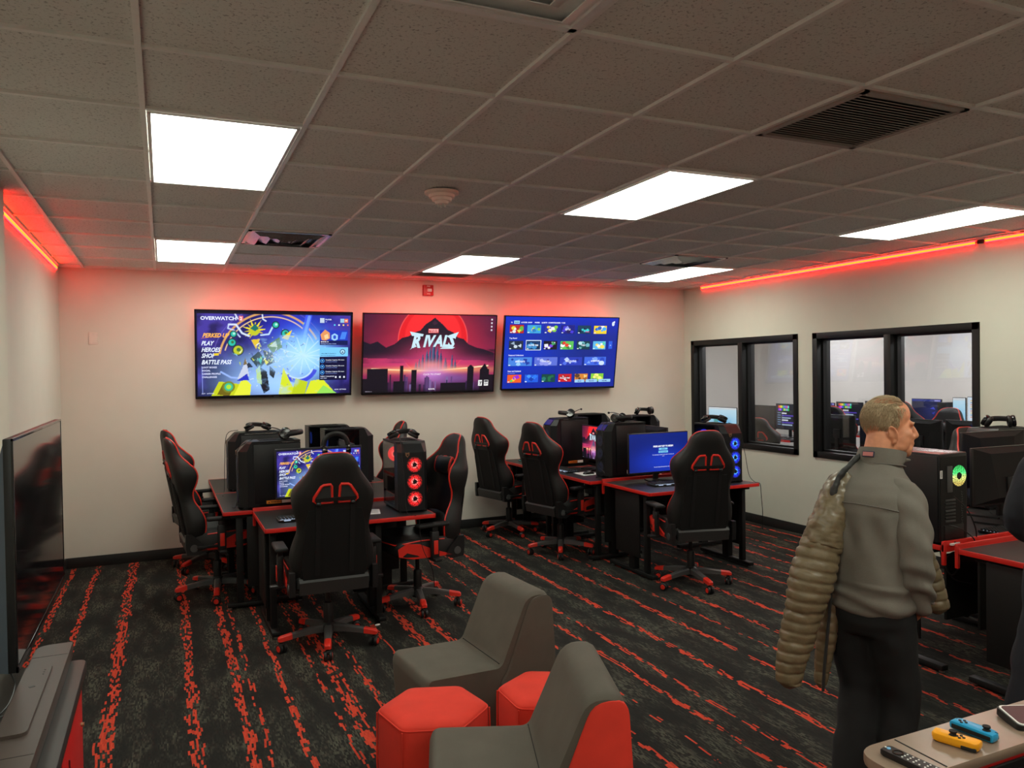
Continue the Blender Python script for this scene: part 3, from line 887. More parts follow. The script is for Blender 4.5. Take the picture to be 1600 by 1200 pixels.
    for y in (3.75, 3.1, 2.45):
        P.shape([(12.85 + .24 * math.cos(a), y - .05 + .24 * math.sin(a)) for a in ang], (60, 140, 220)); P.shape([(12.85 + .17 * math.cos(a), y - .05 + .17 * math.sin(a)) for a in ang], (14, 30, 90)); P.card(12.77, y - .1, 12.93, y + .02, (120, 200, 250))
        P.text('Complete 10 games, Win more', 13.2, y, .16, (226, 230, 250), 0, .02); P.text('CHALLENGE PROGRESS', 13.2, y - .2, .12, (130, 150, 220), 0, .01)
    P.text('WEEKLY CHALLENGES', 12.65, 1.92, .15, (226, 230, 250), 0, .025); P.text('NEXT RESET', 12.65, 1.72, .13, (200, 210, 240), 0, .02)
    for k in range(3): P.card(14.25 + k * .46, 1.78, 14.43 + k * .46, 1.98, (220, 226, 244))
    return P


def pic_city():
    """red sun over a dark peak, spires and a skyline"""
    P = Picture(280, 158, (46, 18, 48))
    P.grad(9, 2.5, (168, 40, 84), 1.0); P.cloud(.3, .7, (40, 18, 50), .9, .42, 8); P.glow(8, 3.2, 7, 1.3, (226, 70, 120), .9)
    P.glow(0, 8.5, 4.6, 4, (40, 22, 52), .9); P.glow(16, 8.5, 4.4, 4, (44, 24, 58), .9)
    P.glow(8.2, 6.0, 5.6, 4.4, (226, 40, 60), .7); P.disc(8.2, 6.1, 4.2, (222, 26, 36), 1, .15); P.disc(8.2, 6.5, 3.4, (244, 40, 46), 1, .2); P.ring(8.2, 6.1, 4.2, .05, (255, 90, 90), -180, 180, .7)
    # the dark peak
    P.poly([(0, 4.0), (0, 5.9), (.8, 5.6), (1.6, 5.9), (2.6, 5.2), (3.6, 5.6), (4.4, 6.3), (5.2, 6.5), (6.0, 7.0), (6.6, 7.2), (7.2, 7.9), (7.8, 8.3), (8.3, 8.7), (8.8, 8.3), (9.3, 7.9), (9.9, 7.3), (10.6, 7.0), (11.2, 6.4), (12.0, 6.2), (12.6, 5.6), (13.6, 5.2), (14.6, 5.0), (16, 4.5), (16, 3.6)], (26, 18, 36))
    P.cloud(.5, .8, (20, 14, 30), .8, .5, 4, ((P.v > 3.4) & (P.v < 5.0)) * 1.0); P.poly([(8.0, 8.05), (8.3, 8.35), (8.7, 8.05), (8.3, 7.8)], (54, 26, 50))
    P.glow(8.2, 4.0, 3.0, 1.5, (206, 62, 110), .85); P.glow(4.5, 3.6, 3.4, .6, (190, 60, 120), .5); P.glow(12, 3.6, 3.4, .6, (180, 56, 110), .5)
    # spires
    for x, h, w in ((6.6, 4.0, .22), (7.0, 4.5, .2), (7.5, 5.0, .22), (7.9, 5.5, .18), (8.3, 6.0, .25), (8.75, 5.4, .2), (9.2, 4.8, .22), (9.8, 4.1, .24), (10.6, 4.5, .16), (11.0, 3.9, .2), (6.2, 3.6, .25)):
        P.poly([(x - w, 2.6), (x - w * .8, h - .9), (x, h), (x + w * .8, h - .9), (x + w, 2.6)], (74, 92, 128)); P.poly([(x, 2.6), (x, h), (x + w * .8, h - .9), (x + w, 2.6)], (46, 54, 92))
    P.glow(8.1, 3.1, 1.6, .5, (255, 150, 130), .7)
    # light band and foreground haze
    P.grad(2.7, 1.0, (60, 34, 74), .85); P.stroke([(1.0, 2.75), (5, 2.55), (8.2, 2.45), (12.5, 2.75), (15.2, 3.0)], .07, (255, 236, 190)); P.glow(8.2, 2.55, 6.5, .35, (255, 180, 110), .8); P.glow(8.3, 2.0, 2.0, .9, (190, 130, 214), .8); P.glow(11, 1.6, 2.4, .6, (110, 80, 150), .7)
    rr = random.Random(5)
    for k in range(46):
        x = rr.uniform(0.3, 15.7); h = rr.uniform(.6, 2.1); w = rr.uniform(.12, .36); c = rr.choice([(44, 28, 62), (64, 40, 84), (88, 60, 110), (34, 24, 48), (120, 96, 150)])
        P.rect(x, 0, x + w, h, c, .9)
    for x0, x1, h in ((.5, 2.9, 2.75), (4.3, 4.7, 3.1), (5.7, 6.3, 2.6), (12.6, 13.4, 2.9), (14.2, 15.4, 2.6), (9.3, 12.4, 1.0), (3.6, 4.9, 1.3), (0, .5, 1.6), (15.4, 16, 1.9)):
        P.rect(x0, 0, x1, h, (20, 14, 26))
    P.poly([(14.2, 2.5), (14.8, 3.3), (15.3, 2.5)], (20, 14, 26)); P.poly([(12.7, 2.9), (13.0, 3.15), (13.3, 2.9)], (20, 14, 26)); P.grad(.5, 0, (10, 8, 16), .8)
    for k in range(26):
        x = rr.uniform(1, 15); y = rr.uniform(4.6, 6.0); s = rr.uniform(.03, .10)
        P.poly([(x - s, y + s * .6), (x, y), (x + s, y + s * .7), (x, y + s * .3)], (22, 14, 26))
    # title
    P.card(7.55, 6.9, 8.8, 7.4, (214, 30, 40)); P.card(7.6, 6.95, 8.75, 7.35, (232, 190, 190)); P.text('MARVEL', 8.17, 6.98, .40, (206, 30, 40), 0, .03, 'CENTER', .76)
    T = (196, 226, 238)
    for s, x, y, z in (('R', 5.55, 5.25, 2.05), ('I', 6.95, 5.32, 1.85), ('V', 7.30, 5.38, 1.75), ('A', 8.30, 5.36, 1.8), ('L', 9.28, 5.32, 1.85), ('S', 9.95, 5.25, 2.1)):
        P.text(s, x, y, z, T, .28, .045, sx=.80)
    P.shape([(5.35, 7.05), (7.0, 6.75), (6.9, 6.5), (5.6, 6.55)], T); P.shape([(5.4, 4.95), (6.0, 5.6), (6.2, 5.3), (5.7, 5.15)], T); P.shape([(9.8, 6.55), (11.3, 7.05), (10.9, 6.3), (10.2, 6.3)], T); P.shape([(9.3, 5.2), (10.9, 5.25), (10.6, 5.05), (9.0, 5.05)], T)
    for k in range(4): P.card(15.35, 7.2 + k * .42, 15.55, 7.4 + k * .42, (214, 206, 220))
    P.card(14.05, .55, 14.55, 1.25, (226, 226, 226)); P.text('T', 14.3, .68, .52, (20, 20, 24), .2, .04, 'CENTER'); P.card(14.8, .55, 15.35, 1.25, (226, 226, 226)); P.text('12+', 15.07, .72, .30, (20, 20, 24), 0, .03, 'CENTER'); P.card(14.85, 1.02, 15.3, 1.2, (30, 30, 40))
    P.text('CLICK TO START', 8.2, 1.95, .28, (240, 220, 235), 0, .02, 'CENTER'); P.text('MARVEL', 8.2, .22, .22, (230, 220, 230), 0, .03, 'CENTER'); P.text('VERSION 1.0', .3, .10, .14, (190, 180, 200))
    return P


def pic_store():
    """blue game library with rows of thumbnails"""
    P = Picture(120, 68, (10, 40, 190))
    P.grad(9, 6.5, (18, 36, 112)); P.glow(2, 4, 7, 4, (14, 60, 226), .6); P.glow(15.5, 4, 3, 5, (16, 40, 180), .5); P.glow(8, 0, 9, 2, (12, 34, 170), .6)
    P.card(1.15, 8.12, 1.9, 8.5, (150, 206, 236)); P.text('SHOP', 1.52, 8.22, .22, (20, 40, 90), 0, .03, 'CENTER')
    for k, s in enumerate(('LOCKER', 'SHOP', 'PASSES', 'QUESTS', 'COMPETE', 'CAREER', 'V 350')):
        P.text(s, 2.1 + k * .93, 8.22, .22, (236, 240, 255), 0, .03)
    P.text('Q', .75, 8.22, .22, (220, 230, 255), 0, .03)
    a24 = [R(a) for a in range(0, 360, 20)]
    P.shape([(15.25 + .2 * math.cos(a), 8.25 + .28 * math.sin(a)) for a in a24], (206, 220, 236)); P.shape([(15.4 + .1 * math.cos(a), 8.5 + .1 * math.sin(a)) for a in a24], (240, 246, 255))
    rr = random.Random(21)
    pal = {0: [[(180, 40, 40), (226, 210, 70), (90, 180, 70), (230, 230, 235)], [(60, 160, 220), (120, 210, 80), (240, 220, 60), (40, 120, 190)], [(40, 50, 160), (230, 230, 240), (130, 200, 60), (240, 210, 60)], [(26, 30, 130), (70, 60, 210), (140, 150, 250), (36, 30, 90)], [(20, 60, 90), (60, 200, 210), (226, 80, 160), (10, 30, 60)], [(240, 206, 50), (60, 170, 240), (240, 240, 240), (40, 90, 190)]],
           1: [[(40, 50, 70), (150, 170, 190), (30, 40, 60), (200, 214, 226)], [(20, 60, 110), (60, 140, 200), (14, 30, 60), (120, 190, 230)], [(20, 20, 40), (230, 230, 240), (120, 60, 220), (60, 160, 90)], [(90, 190, 90), (226, 60, 50), (240, 240, 240), (60, 120, 60)], [(16, 60, 70), (110, 180, 190), (20, 90, 90), (180, 220, 226)], [(90, 180, 230), (240, 220, 90), (90, 210, 160), (230, 240, 250)]],
           2: [[(70, 130, 220), (30, 60, 160), (150, 200, 250), (60, 90, 190)], [(90, 110, 210), (140, 150, 230), (60, 60, 160), (180, 190, 240)], [(40, 60, 180), (80, 110, 226), (180, 200, 250), (30, 40, 140)], [(60, 100, 220), (120, 160, 240), (200, 220, 250), (40, 70, 190)]],
           3: [[(230, 90, 40), (150, 40, 210), (240, 190, 50), (90, 200, 90)], [(30, 90, 220), (40, 120, 240), (20, 60, 170), (70, 150, 250)], [(16, 70, 60), (30, 110, 70), (20, 50, 90), (40, 120, 110)], [(200, 30, 40), (150, 24, 30), (240, 240, 240), (110, 20, 30)], [(210, 130, 50), (90, 60, 40), (240, 200, 120), (150, 90, 40)], [(130, 200, 60), (240, 240, 120), (90, 60, 160), (200, 220, 90)]]}

    def thumb(x0, y0, x1, y1, cols, word=None):
        P.card(x0 - .03, y0 - .03, x1 + .03, y1 + .03, (20, 30, 90)); P.card(x0, y0, x1, y1, cols[0])
        w, h = x1 - x0, y1 - y0
        for k in range(7):
            c = cols[1 + k % 3]; cx = x0 + w * rr.uniform(.15, .85); cy = y0 + h * rr.uniform(.2, .8); s = rr.uniform(.12, .30) * h
            n = rr.choice([3, 4, 5, 8]); a0 = rr.uniform(0, 6)
            P.shape([(min(max(cx + 1.3 * s * math.cos(a0 + 2 * PI * i / n), x0), x1), min(max(cy + s * math.sin(a0 + 2 * PI * i / n), y0), y1)) for i in range(n)], c)
        P.card(x0 + .06, y0 + .05, x0 + .3, y0 + .16, (220, 230, 240))
        if word: P.text(word, x0 + w * .5, y0 + h * .42, h * .26, (240, 244, 255), 0, .03, 'CENTER', .8)
    for k in range(6):
        thumb(.62 + k * 2.36, 6.95, 2.5 + k * 2.36, 7.98, pal[0][k], ('', '', '', 'BATTLE', '', '')[k] or None)
    P.text('Top Rated', .62, 6.25, .24, (236, 240, 255), 0, .02)
    for k in range(6):
        if k == 1: P.card(2.85 + .04, 4.82, 5.0, 6.1, (226, 240, 255))
        thumb(.62 + k * 2.36, 4.92, 2.5 + k * 2.36, 5.98, pal[1][k], (None, 'OUT OF TIME', None, None, 'T-REX', None)[k])
    P.card(14.75, 5.0, 15.3, 6.0, (40, 90, 220)); P.text('>', 14.95, 5.35, .3, (220, 230, 255), 0, .03)
    P.text('Featured Collections', .62, 4.12, .24, (236, 240, 255), 0, .02)
    for k in range(4):
        thumb(.62 + k * 3.56, 2.85, 3.85 + k * 3.56, 3.95, pal[2][k], ('BOX FIGHTS', 'CREATIVE', 'ROLE PLAYING', 'ADVENTURE')[k])
    P.text('New and Updated', .62, 2.12, .24, (236, 240, 255), 0, .02); P.text('Try a fresh island', .62, 1.9, .14, (190, 206, 250))
    for k in range(6):
        thumb(.62 + k * 2.36, .75, 2.5 + k * 2.36, 1.75, pal[3][k], (None, None, None, 'Demand to Steal', None, None)[k])
    for x0, x1, s in ((10.1, 11.5, 'BACK'), (11.7, 13.4, 'RELOAD'), (13.6, 15.4, 'RESUME')):
        P.card(x0, .62, x1, 1.0, (150, 200, 240)); P.text(s, (x0 + x1) / 2, .72, .2, (16, 40, 110), 0, .03, 'CENTER')
    return P


def pic_prompt():
    P = Picture(64, 36, (14, 34, 120))
    P.grad(9, 4, (10, 22, 84)); P.glow(9, 2.4, 8, 3.4, (24, 58, 200), .8)
    P.text('PRESS ANY KEY TO BEGIN', 9.2, 5.75, .52, (236, 240, 250), .1, .05, 'CENTER', .9)
    P.card(8.0, 5.05, 10.4, 5.5, (120, 200, 240)); P.text('SIGN IN', 9.2, 5.16, .3, (14, 40, 110), 0, .03, 'CENTER'); P.card(7.9, 4.35, 10.5, 4.85, (120, 200, 240)); P.text('PLAY AS GUEST', 9.2, 4.48, .3, (14, 40, 110), 0, .03, 'CENTER')
    P.text('By continuing you agree to the terms of service and', 9.2, 3.85, .28, (214, 222, 250), 0, .02, 'CENTER'); P.text('more', 9.2, 3.5, .28, (214, 222, 250), 0, .02, 'CENTER')
    P.text('You can change this at any time in the options', 9.2, .95, .28, (214, 222, 250), 0, .02, 'CENTER')
    return P


def pic_window(kind):
    if kind == 'pale':
        P = Picture(48, 27, (150, 206, 236)); P.grad(0, 9, (190, 224, 240)); P.rect(0, 8.2, 16, 9, (206, 214, 220)); P.rect(0, 0, 16, .6, (40, 60, 90)); P.glow(8, 2.5, 5, 2, (60, 170, 226), .9); P.card(2, 5, 7, 5.4, (230, 240, 250)); P.card(2, 4.2, 5, 4.5, (226, 236, 246)); P.card(3, 1, 5.5, 3.4, (60, 150, 150))
    elif kind == 'white':
        P = Picture(32, 18, (206, 222, 236))
        for k in range(9): P.card(2.4, 7.6 - k * .72, 2.4 + (5 + (k * 7) % 6), 7.9 - k * .72, [(226, 190, 80), (120, 140, 160), (210, 130, 90)][k % 3])
    elif kind == 'dark':
        P = Picture(32, 18, (16, 20, 54)); P.rect(0, 8.4, 16, 9, (40, 56, 140)); P.glow(10, 5, 4, 3, (26, 34, 96), .8); P.card(12.5, 8.3, 15.6, 8.8, (150, 150, 220)); P.shape([(10, 5.5), (12, 6.3), (13, 5.2), (11.5, 5.4)], (60, 70, 190)); P.shape([(11, 4), (13, 4.6), (12, 3.4)], (40, 50, 160))
    else:
        P = Picture(32, 18, (16, 20, 32))
        for k, c in enumerate(((226, 60, 60), (240, 180, 50), (240, 230, 80), (80, 200, 90), (60, 130, 230), (150, 80, 210), (226, 90, 160), (90, 220, 220))):
            P.card(1.5 + (k % 8) * 1.0, 7.6, 2.4 + (k % 8) * 1.0, 8.5, c); P.card(1.5 + (k % 8) * 1.0, 6.6, 2.4 + (k % 8) * 1.0, 7.4, ((c[1] + 60) % 255, c[2], c[0]))
        for k in range(6):
            P.card(1, 5.6 - k * .85, 3.4, 5.9 - k * .85, (120, 150, 180)); P.card(4.2, 5.4 - k * .85, 4.6 + (k * 5) % 7 + 3, 5.9 - k * .85, [(210, 214, 226), (80, 60, 170), (150, 170, 190)][k % 3])
    return P


PIC = dict(hero=pic_hero(), city=pic_city(), store=pic_store(), prompt=pic_prompt(), pale=pic_window('pale'), white=pic_window('white'), dark=pic_window('dark'), list=pic_window('list'))
# ------------------------------------------------------------------ wall televisions, tipped forward
def wall_tv(lab, xl, xr, zb, zt, yb, yt, pic):
    """bottom edge at depth yb, top edge at depth yt"""
    w = xr - xl; h = math.hypot(zt - zb, yb - yt); tilt = math.atan2(yb - yt, zt - zb)
    t = thing('wall_television', lab, 'television', ((xl + xr) / 2, yb, zb), 0, 'wall televisions')
    X = Matrix.Rotation(tilt, 4, 'X')
    MB().box((0, 0.022, h / 2), (w, 0.040, h), bev=0.006, X=X).build('housing', M['black'], t)
    MB().box((0, 0.055, h * 0.45), (w * 0.7, 0.04, h * 0.6), bev=0.012, X=X).build('rear_cover', M['black_rough'], t)
    b = MB(); bw = 0.010
    for s in (-1, 1): b.box((s * (w / 2 - bw / 2), -0.001, h / 2), (bw, 0.008, h), X=X)
    b.box((0, -0.001, h - bw / 2), (w, 0.008, bw), X=X); b.box((0, -0.001, bw), (w, 0.008, bw * 2), X=X)
    b.build('bezel', M['gloss'], t)
    me = PIC[pic].mesh('screen', w - 2 * bw, h - 3 * bw)
    s = link('screen', me, t); s.matrix_local = X @ Matrix.Translation((0, 0.0008, (h + bw) / 2))
    # led tape on the back of the set, and the arm
    bl = MB(); bl.box((0, 0.046, h - 0.05), (w - 0.16, 0.006, 0.012), X=X)
    bl.build('backlight_tape', M['led_tv'], t)
    a = MB(); q = X @ Vector((0, 0.075, h * 0.45)); dist = YB - yb
    a.box((0, (q.y + dist) / 2, q.z), (0.36, max(dist - q.y, 0.02) , 0.10), bev=0.004); a.box((0, dist - 0.008, q.z), (0.5, 0.016, 0.26), bev=0.004)
    a.build('wall_bracket', M['black_rough'], t)
    MB().box((0, -0.004, 0.006), (0.05, 0.006, 0.006), X=X).build('logo_bar', M['grey_pl'], t)
    return t


yb, yt = 8.155, 8.005
k = yb / 8.238
def xz(px, py, y): q = at_y(px, py, y); return q.x, q.z
for lab, pic, cor in (('wall television showing a bright blue and lime game menu, nearest the left corner', 'hero', ((303, 484), (551, 487), (549, 616), (306, 625))),
                      ('wall television showing a red sun over a dark skyline, between the other two', 'city', ((567, 488), (777, 493), (771, 612), (565, 617))),
                      ('wall television showing a blue library of game thumbnails', 'store', ((789, 493), (968, 496), (959, 605), (783, 611)))):
    (x0, z0), (x1, z1) = xz(*cor[0], yt), xz(*cor[1], yt); (x2, z2), (x3, z3) = xz(*cor[2], yb), xz(*cor[3], yb)
    wall_tv(lab, (x0 + x3) / 2, (x1 + x2) / 2, (z2 + z3) / 2, (z0 + z1) / 2, yb, yt, pic)
# ------------------------------------------------------------------ gaming chair (faces +Y, origin on the floor under the gas lift)
TILT = R(11)


def back_pt(x, h, t):
    """chair-back coordinates: x across, h up along the back, t towards the sitter"""
    return Vector((x, -0.20 - h * math.sin(TILT) + t * math.cos(TILT), 0.455 + h * math.cos(TILT) + t * math.sin(TILT)))


SECT = [(-.02, .205, .00), (0.02, .235, .02), (0.10, .258, .06), (0.18, .262, .075), (0.26, .245, .06), (0.34, .225, .03), (0.41, .228, .035), (0.47, .243, .07), (0.53, .253, .092),
        (0.585, .250, .085), (0.63, .228, .055), (0.67, .200, .028), (0.71, .172, .008), (0.75, .150, .0), (0.79, .133, -.004), (0.82, .112, -.010), (0.84, .085, -.018), (0.85, .045, -.024)]


def back_rings():
    P = smooth_path([Vector((h, w, b)) for h, w, b in SECT], 3); out = []
    for p in P:
        h, w, b = p; top = max(0.0, (h - 0.76) / 0.09); k = 1 - 0.45 * top * top
        half = [(0.0, -.036 * k), (.45 * w, -.035 * k), (.80 * w, -.026 * k), (.95 * w, -.010 * k), (w, .014 + b * .3), (w * .985, .040 * k + b * .85), (w * .93, .052 * k + b), (w * .83, .052 * k + b * .85), (w * .68, .046 * k + b * .35), (.45 * w, .044 * k), (0.0, .044 * k)]
        ring = half + [(-x, t) for x, t in half[-2:0:-1]]
        out.append([back_pt(x, h, t) for x, t in ring])
    return out


def make_chair(label, group):
    t = thing('gaming_chair', label, 'chair', (0, 0, 0), 0, group)
    # star base
    hub = MB().lathe([(0.0, .075), (.045, .075), (.052, .10), (.050, .135), (.036, .15), (0, .15)], 20)
    hub.build('base_hub', M['black'], t)
    for k in range(5):
        a = R(43 + 72 * k); ca, sa = math.cos(a), math.sin(a)
        X = Matrix.Rotation(a, 4, 'Z')
        m = MB(); rings = []
        for r, zc, hw, hh in ((.03, .118, .030, .024), (.12, .115, .026, .020), (.21, .105, .023, .017), (.247, .101, .0225, .016)):
            rings.append([(r, -hw, zc - hh), (r, hw, zc - hh), (r, hw * .9, zc + hh * .6), (r, hw * .55, zc + hh), (r, -hw * .55, zc + hh), (r, -hw * .9, zc + hh * .6)])
        m.loft(rings, X=X); sp = m.build('base_spoke', M['grey_pl'], t)
        m = MB(); rings = []
        for r, zc, hw, hh in ((.242, .1015, .0240, .0175), (.27, .098, .0235, .0165), (.315, .092, .022, .015), (.328, .088, .016, .010)):
            rings.append([(r, -hw, zc - hh), (r, hw, zc - hh), (r, hw * .9, zc + hh * .6), (r, hw * .55, zc + hh), (r, -hw * .55, zc + hh), (r, -hw * .9, zc + hh * .6)])
        m.loft(rings, X=X); m.build('spoke_cap', M['red_pl'], sp)
        ang = a + 0.9 + k * 1.3; wc = Vector((.305 * ca, .305 * sa, .031)); ax = Vector((math.cos(ang), math.sin(ang), 0))
        m = MB(); m.cyl((wc.x, wc.y, .045), (wc.x, wc.y, .082), .009, n=8)
        for s in (-1, 1):
            m.lathe([(0, -.009), (.026, -.010), (.031, -.005), (.031, .005), (.026, .010), (0, .009)], 18, c=wc + ax * (.016 * s), axis=ax)
        m.box(tuple(wc + Vector((0, 0, .022))), (.034, .034, .030), bev=.008, rot=ang); ca_ = m.build('caster', M['black'], t)
        for s in (-1, 1):
            MB().lathe([(0, .0), (.020, .0), (.018, .003), (0, .003)], 14, c=wc + ax * (.025 * s), axis=ax * s).build('wheel_hub', M['red_pl'], ca_)
    MB().lathe([(0, .14), (.032, .14), (.032, .27), (.028, .28), (.016, .285), (.016, .41), (0, .41)], 18).build('gas_lift', M['black'], t)
    m = MB().box((0, -.01, .405), (.20, .30, .035), bev=.006); m.box((0, .0, .385), (.10, .16, .03), bev=.006)
    m.tube([(.06, .02, .395), (.20, .02, .392), (.27, .03, .380)], .007, 8); m.build('tilt_plate', M['black_rough'], t)
    MB().box((.285, .035, .377), (.05, .022, .014), bev=.005).build('height_lever', M['black'], t)
    # seat: dished cushion with raised side bolsters
    m = MB(); rings = []
    for y, w, z0, z1, bo in ((-.235, .225, .43, .50, .02), (-.20, .25, .42, .515, .04), (-.05, .262, .42, .515, .05), (.12, .265, .42, .52, .05), (.20, .262, .425, .53, .035), (.255, .25, .44, .53, .015), (.275, .225, .46, .515, .0)):
        half = [(0, z0), (w * .8, z0), (w, z0 + .02), (w * 1.0, z1 - .01 + bo * .6), (w * .93, z1 + bo), (w * .80, z1 + bo * .9), (w * .66, z1 + .004), (w * .3, z1 + .004), (0, z1 + .004)]
        rings.append([(x, y, z) for x, z in half] + [(-x, y, z) for x, z in half[-2:0:-1]])
    m.loft(rings); m.build('seat', M['leather'], t, sharp=50)
    for s in (-1, 1):
        m = MB(); P = [(-.16, .425), (-.02, .425), (.16, .43), (.262, .455), (.268, .51), (.20, .545), (.10, .53), (-.02, .475)]
        A = [(s * .255, y, z) for y, z in P]; B = [(s * (.274 - (.022 if y > .22 else 0)), y, z) for y, z in P]
        m.loft([A, B]); m.build('seat_side_panel', M['red'], t)
    m = MB().tube([(-.262, -.10, .547), (-.268, .1, .556), (-.255, .22, .545), (-.20, .268, .53), (0, .276, .52), (.20, .268, .53), (.255, .22, .545), (.268, .1, .556), (.262, -.10, .547)], .005, 6); m.build('seat_piping', M['red'], t)
    # back
    rg = back_rings()
    MB().loft(rg).build('backrest', M['leather'], t, sharp=55)
    edge = [r[6] for r in rg[2:]]; e2 = [r[14] for r in rg[2:]]
    MB().tube(edge + e2[::-1], .0060, 6).build('back_piping', M['red'], t)
    # rear skin panel, straps, waist cover
    m = MB(); P = [(-.19, .03), (.19, .03), (.205, .14), (.19, .30), (.185, .40), (.165, .50), (-.165, .50), (-.185, .40), (-.19, .30), (-.205, .14)]
    m.loft([[back_pt(x, h, -.030) for x, h in P], [back_pt(x * .985, h, -.0405) for x, h in P]]); m.build('rear_panel', M['mesh_black'], t)
    for s in (-1, 1):
        P = [(.020, .548), (.112, .548), (.133, .566), (.130, .585), (.088, .652), (.075, .660), (.032, .663), (.026, .650)]
        pts = [(s * x, h) for x, h in P]
        m = MB()
        for tt in (-.0335, .0475):
            m.tube([back_pt(x, h, tt) for x, h in pts], .0095, 8, closed=True, cap=False)
        sl = m.build('headrest_slot', M['red'], t)
        m = MB().loft([[back_pt(x, h, -.0368) for x, h in pts], [back_pt(x, h, .049) for x, h in pts]]); m.build('slot_recess', M['vent_dark'], sl)
        m = MB(); x0 = s * .105
        m.loft([[back_pt(x0 + a, h, tt) for a, tt in ((-.014, -.039), (.014, -.039), (.014, -.044), (-.014, -.044))] for h in (.08, .30, .53, .575)])
        m.build('harness_strap', M['black_rough'], t)
        m = MB(); c = back_pt(x0, .545, -.047); m.ball(c, (.016, .010, .012), 10, 6); m.build('strap_slider', M['black'], t)
    m = MB(); m.loft([[back_pt(x, h, -.046) for h in (.560, .582)] + [back_pt(x, h, -.040) for h in (.582, .560)] for x in (-.125, -.05, 0, .05, .125)]); m.build('cross_strap', M['black'], t)
    m = MB(); m.loft([[back_pt(x, h, tt) for h, tt in ((-.035, -.03), (-.035, -.058), (.045, -.058), (.06, -.03))] for x in (-.215, -.2, .2, .215)]); m.build('waist_cover', M['grey_dark'] if 'grey_dark' in M else M['leather'], t)
    for s in (-1, 1):
        m = MB(); P = [(-.255, .405), (-.16, .395), (-.10, .42), (-.14, .48), (-.215, .555), (-.262, .555), (-.262, .47)]
        m.loft([[(s * .240, y, z) for y, z in P], [(s * .274, y * .99, z) for y, z in P]]); hc = m.build('hinge_cover', M['black'], t)
        m = MB().cyl((s * .273, -.200, .450), (s * .279, -.200, .450), .028, n=18); m.build('pivot_cap', M['grey_pl'], hc)
        m = MB().box((s * .287, -.10, .455), (.02, .16, .022), bev=.006)
        if s > 0: m.build('recline_lever', M['black_rough'], t)
        # armrest
        m = MB().box((s * .285, .00, .418), (.16, .055, .022), bev=.005); m.box((s * .300, .00, .52), (.040, .062, .20), bev=.010); m.box((s * .300, .00, .630), (.030, .048, .06), bev=.006); ar = m.build('armrest_post', M['black'], t)
        MB().box((s * .3225, .0, .505), (.006, .034, .10), bev=.002).build('post_trim', M['red_pl'], ar)
        MB().box((s * .298, .015, .668), (.080, .25, .028), bev=.012, seg=3).build('armrest_pad', M['black_rough'], t)
    # neck pillow
    m = MB(); rings = []
    for x, hh, tt in ((-.135, .03, .02), (-.125, .06, .03), (-.06, .07, .045), (0, .065, .048), (.06, .07, .045), (.125, .06, .03), (.135, .03, .02)):
        rings.append([back_pt(x, .60 + hh * math.cos(q), .055 + tt * (1 + math.sin(q)) * .6) for q in (2 * PI * i / 14 for i in range(14))])
    m.loft(rings); pl = m.build('neck_pillow', M['leather'], t, sharp=60)
    for s in (-1, 1):
        m = MB().loft([[back_pt(x, .60 + .062 * math.cos(q) * k, .056 + .032 * (1 + math.sin(q)) * .62 * k) for q in (2 * PI * i / 12 for i in range(12))] for x, k in ((s * .112, 1.06), (s * .128, 1.0))])
        m.build('pillow_end', M['red'], pl)
    # lumbar cushion
    m = MB(); rings = []
    for x, hh, tt in ((-.15, .05, .02), (-.13, .085, .035), (0, .095, .045), (.13, .085, .035), (.15, .05, .02)):
        rings.append([back_pt(x, .16 + hh * math.cos(q), .05 + tt * (1 + math.sin(q)) * .6) for q in (2 * PI * i / 14 for i in range(14))])
    m.loft(rings).build('lumbar_cushion', M['leather'], t, sharp=60)
    return t


M['grey_dark'] = mat('dark_grey_vinyl', (0.024, 0.024, 0.024), 0.5)
GC = 'gaming chairs round the left desk island'
GR = 'gaming chairs round the right desk island'
ch0 = make_chair('gaming chair, back to the viewer, in front of the lit game menu monitor', GC)


def place_chair(x, y, rz, label, group, spin=0.0, z=0.0):
    o = dup(ch0, (x, y, z), rz, label, group)
    if spin:
        for c in kids(o):
            if c.name.split('.')[0] in ('base_hub', 'base_spoke', 'caster'): c.rotation_euler = (0, 0, spin)
    return o


ch0.location = (.957, 5.12, 0); ch0.rotation_euler = (0, 0, R(-1))
place_chair(.37, 6.70, R(-86), 'gaming chair at the left of the left island, nearer of the two', GC, R(20))
place_chair(.35, 7.72, R(-80), 'gaming chair at the left of the left island, behind another, nearest the back wall', GC, R(48))
place_chair(1.735, 5.66, R(98), 'gaming chair seen side-on right of the tower with red fans', GC, R(-96))
place_chair(1.83, 7.56, R(88), 'gaming chair hidden behind the red-fan tower with only its headrest showing', GC, R(10))
place_chair(3.50, 6.68, R(-77), 'gaming chair at the left of the right island, nearer of two in a row', GR, R(60))
place_chair(3.43, 7.76, R(-78), 'gaming chair at the left of the right island, next to the back wall', GR, R(20))
place_chair(3.93, 5.20, R(-13), 'gaming chair, back to the viewer, in front of the plain blue monitor', GR, R(15))


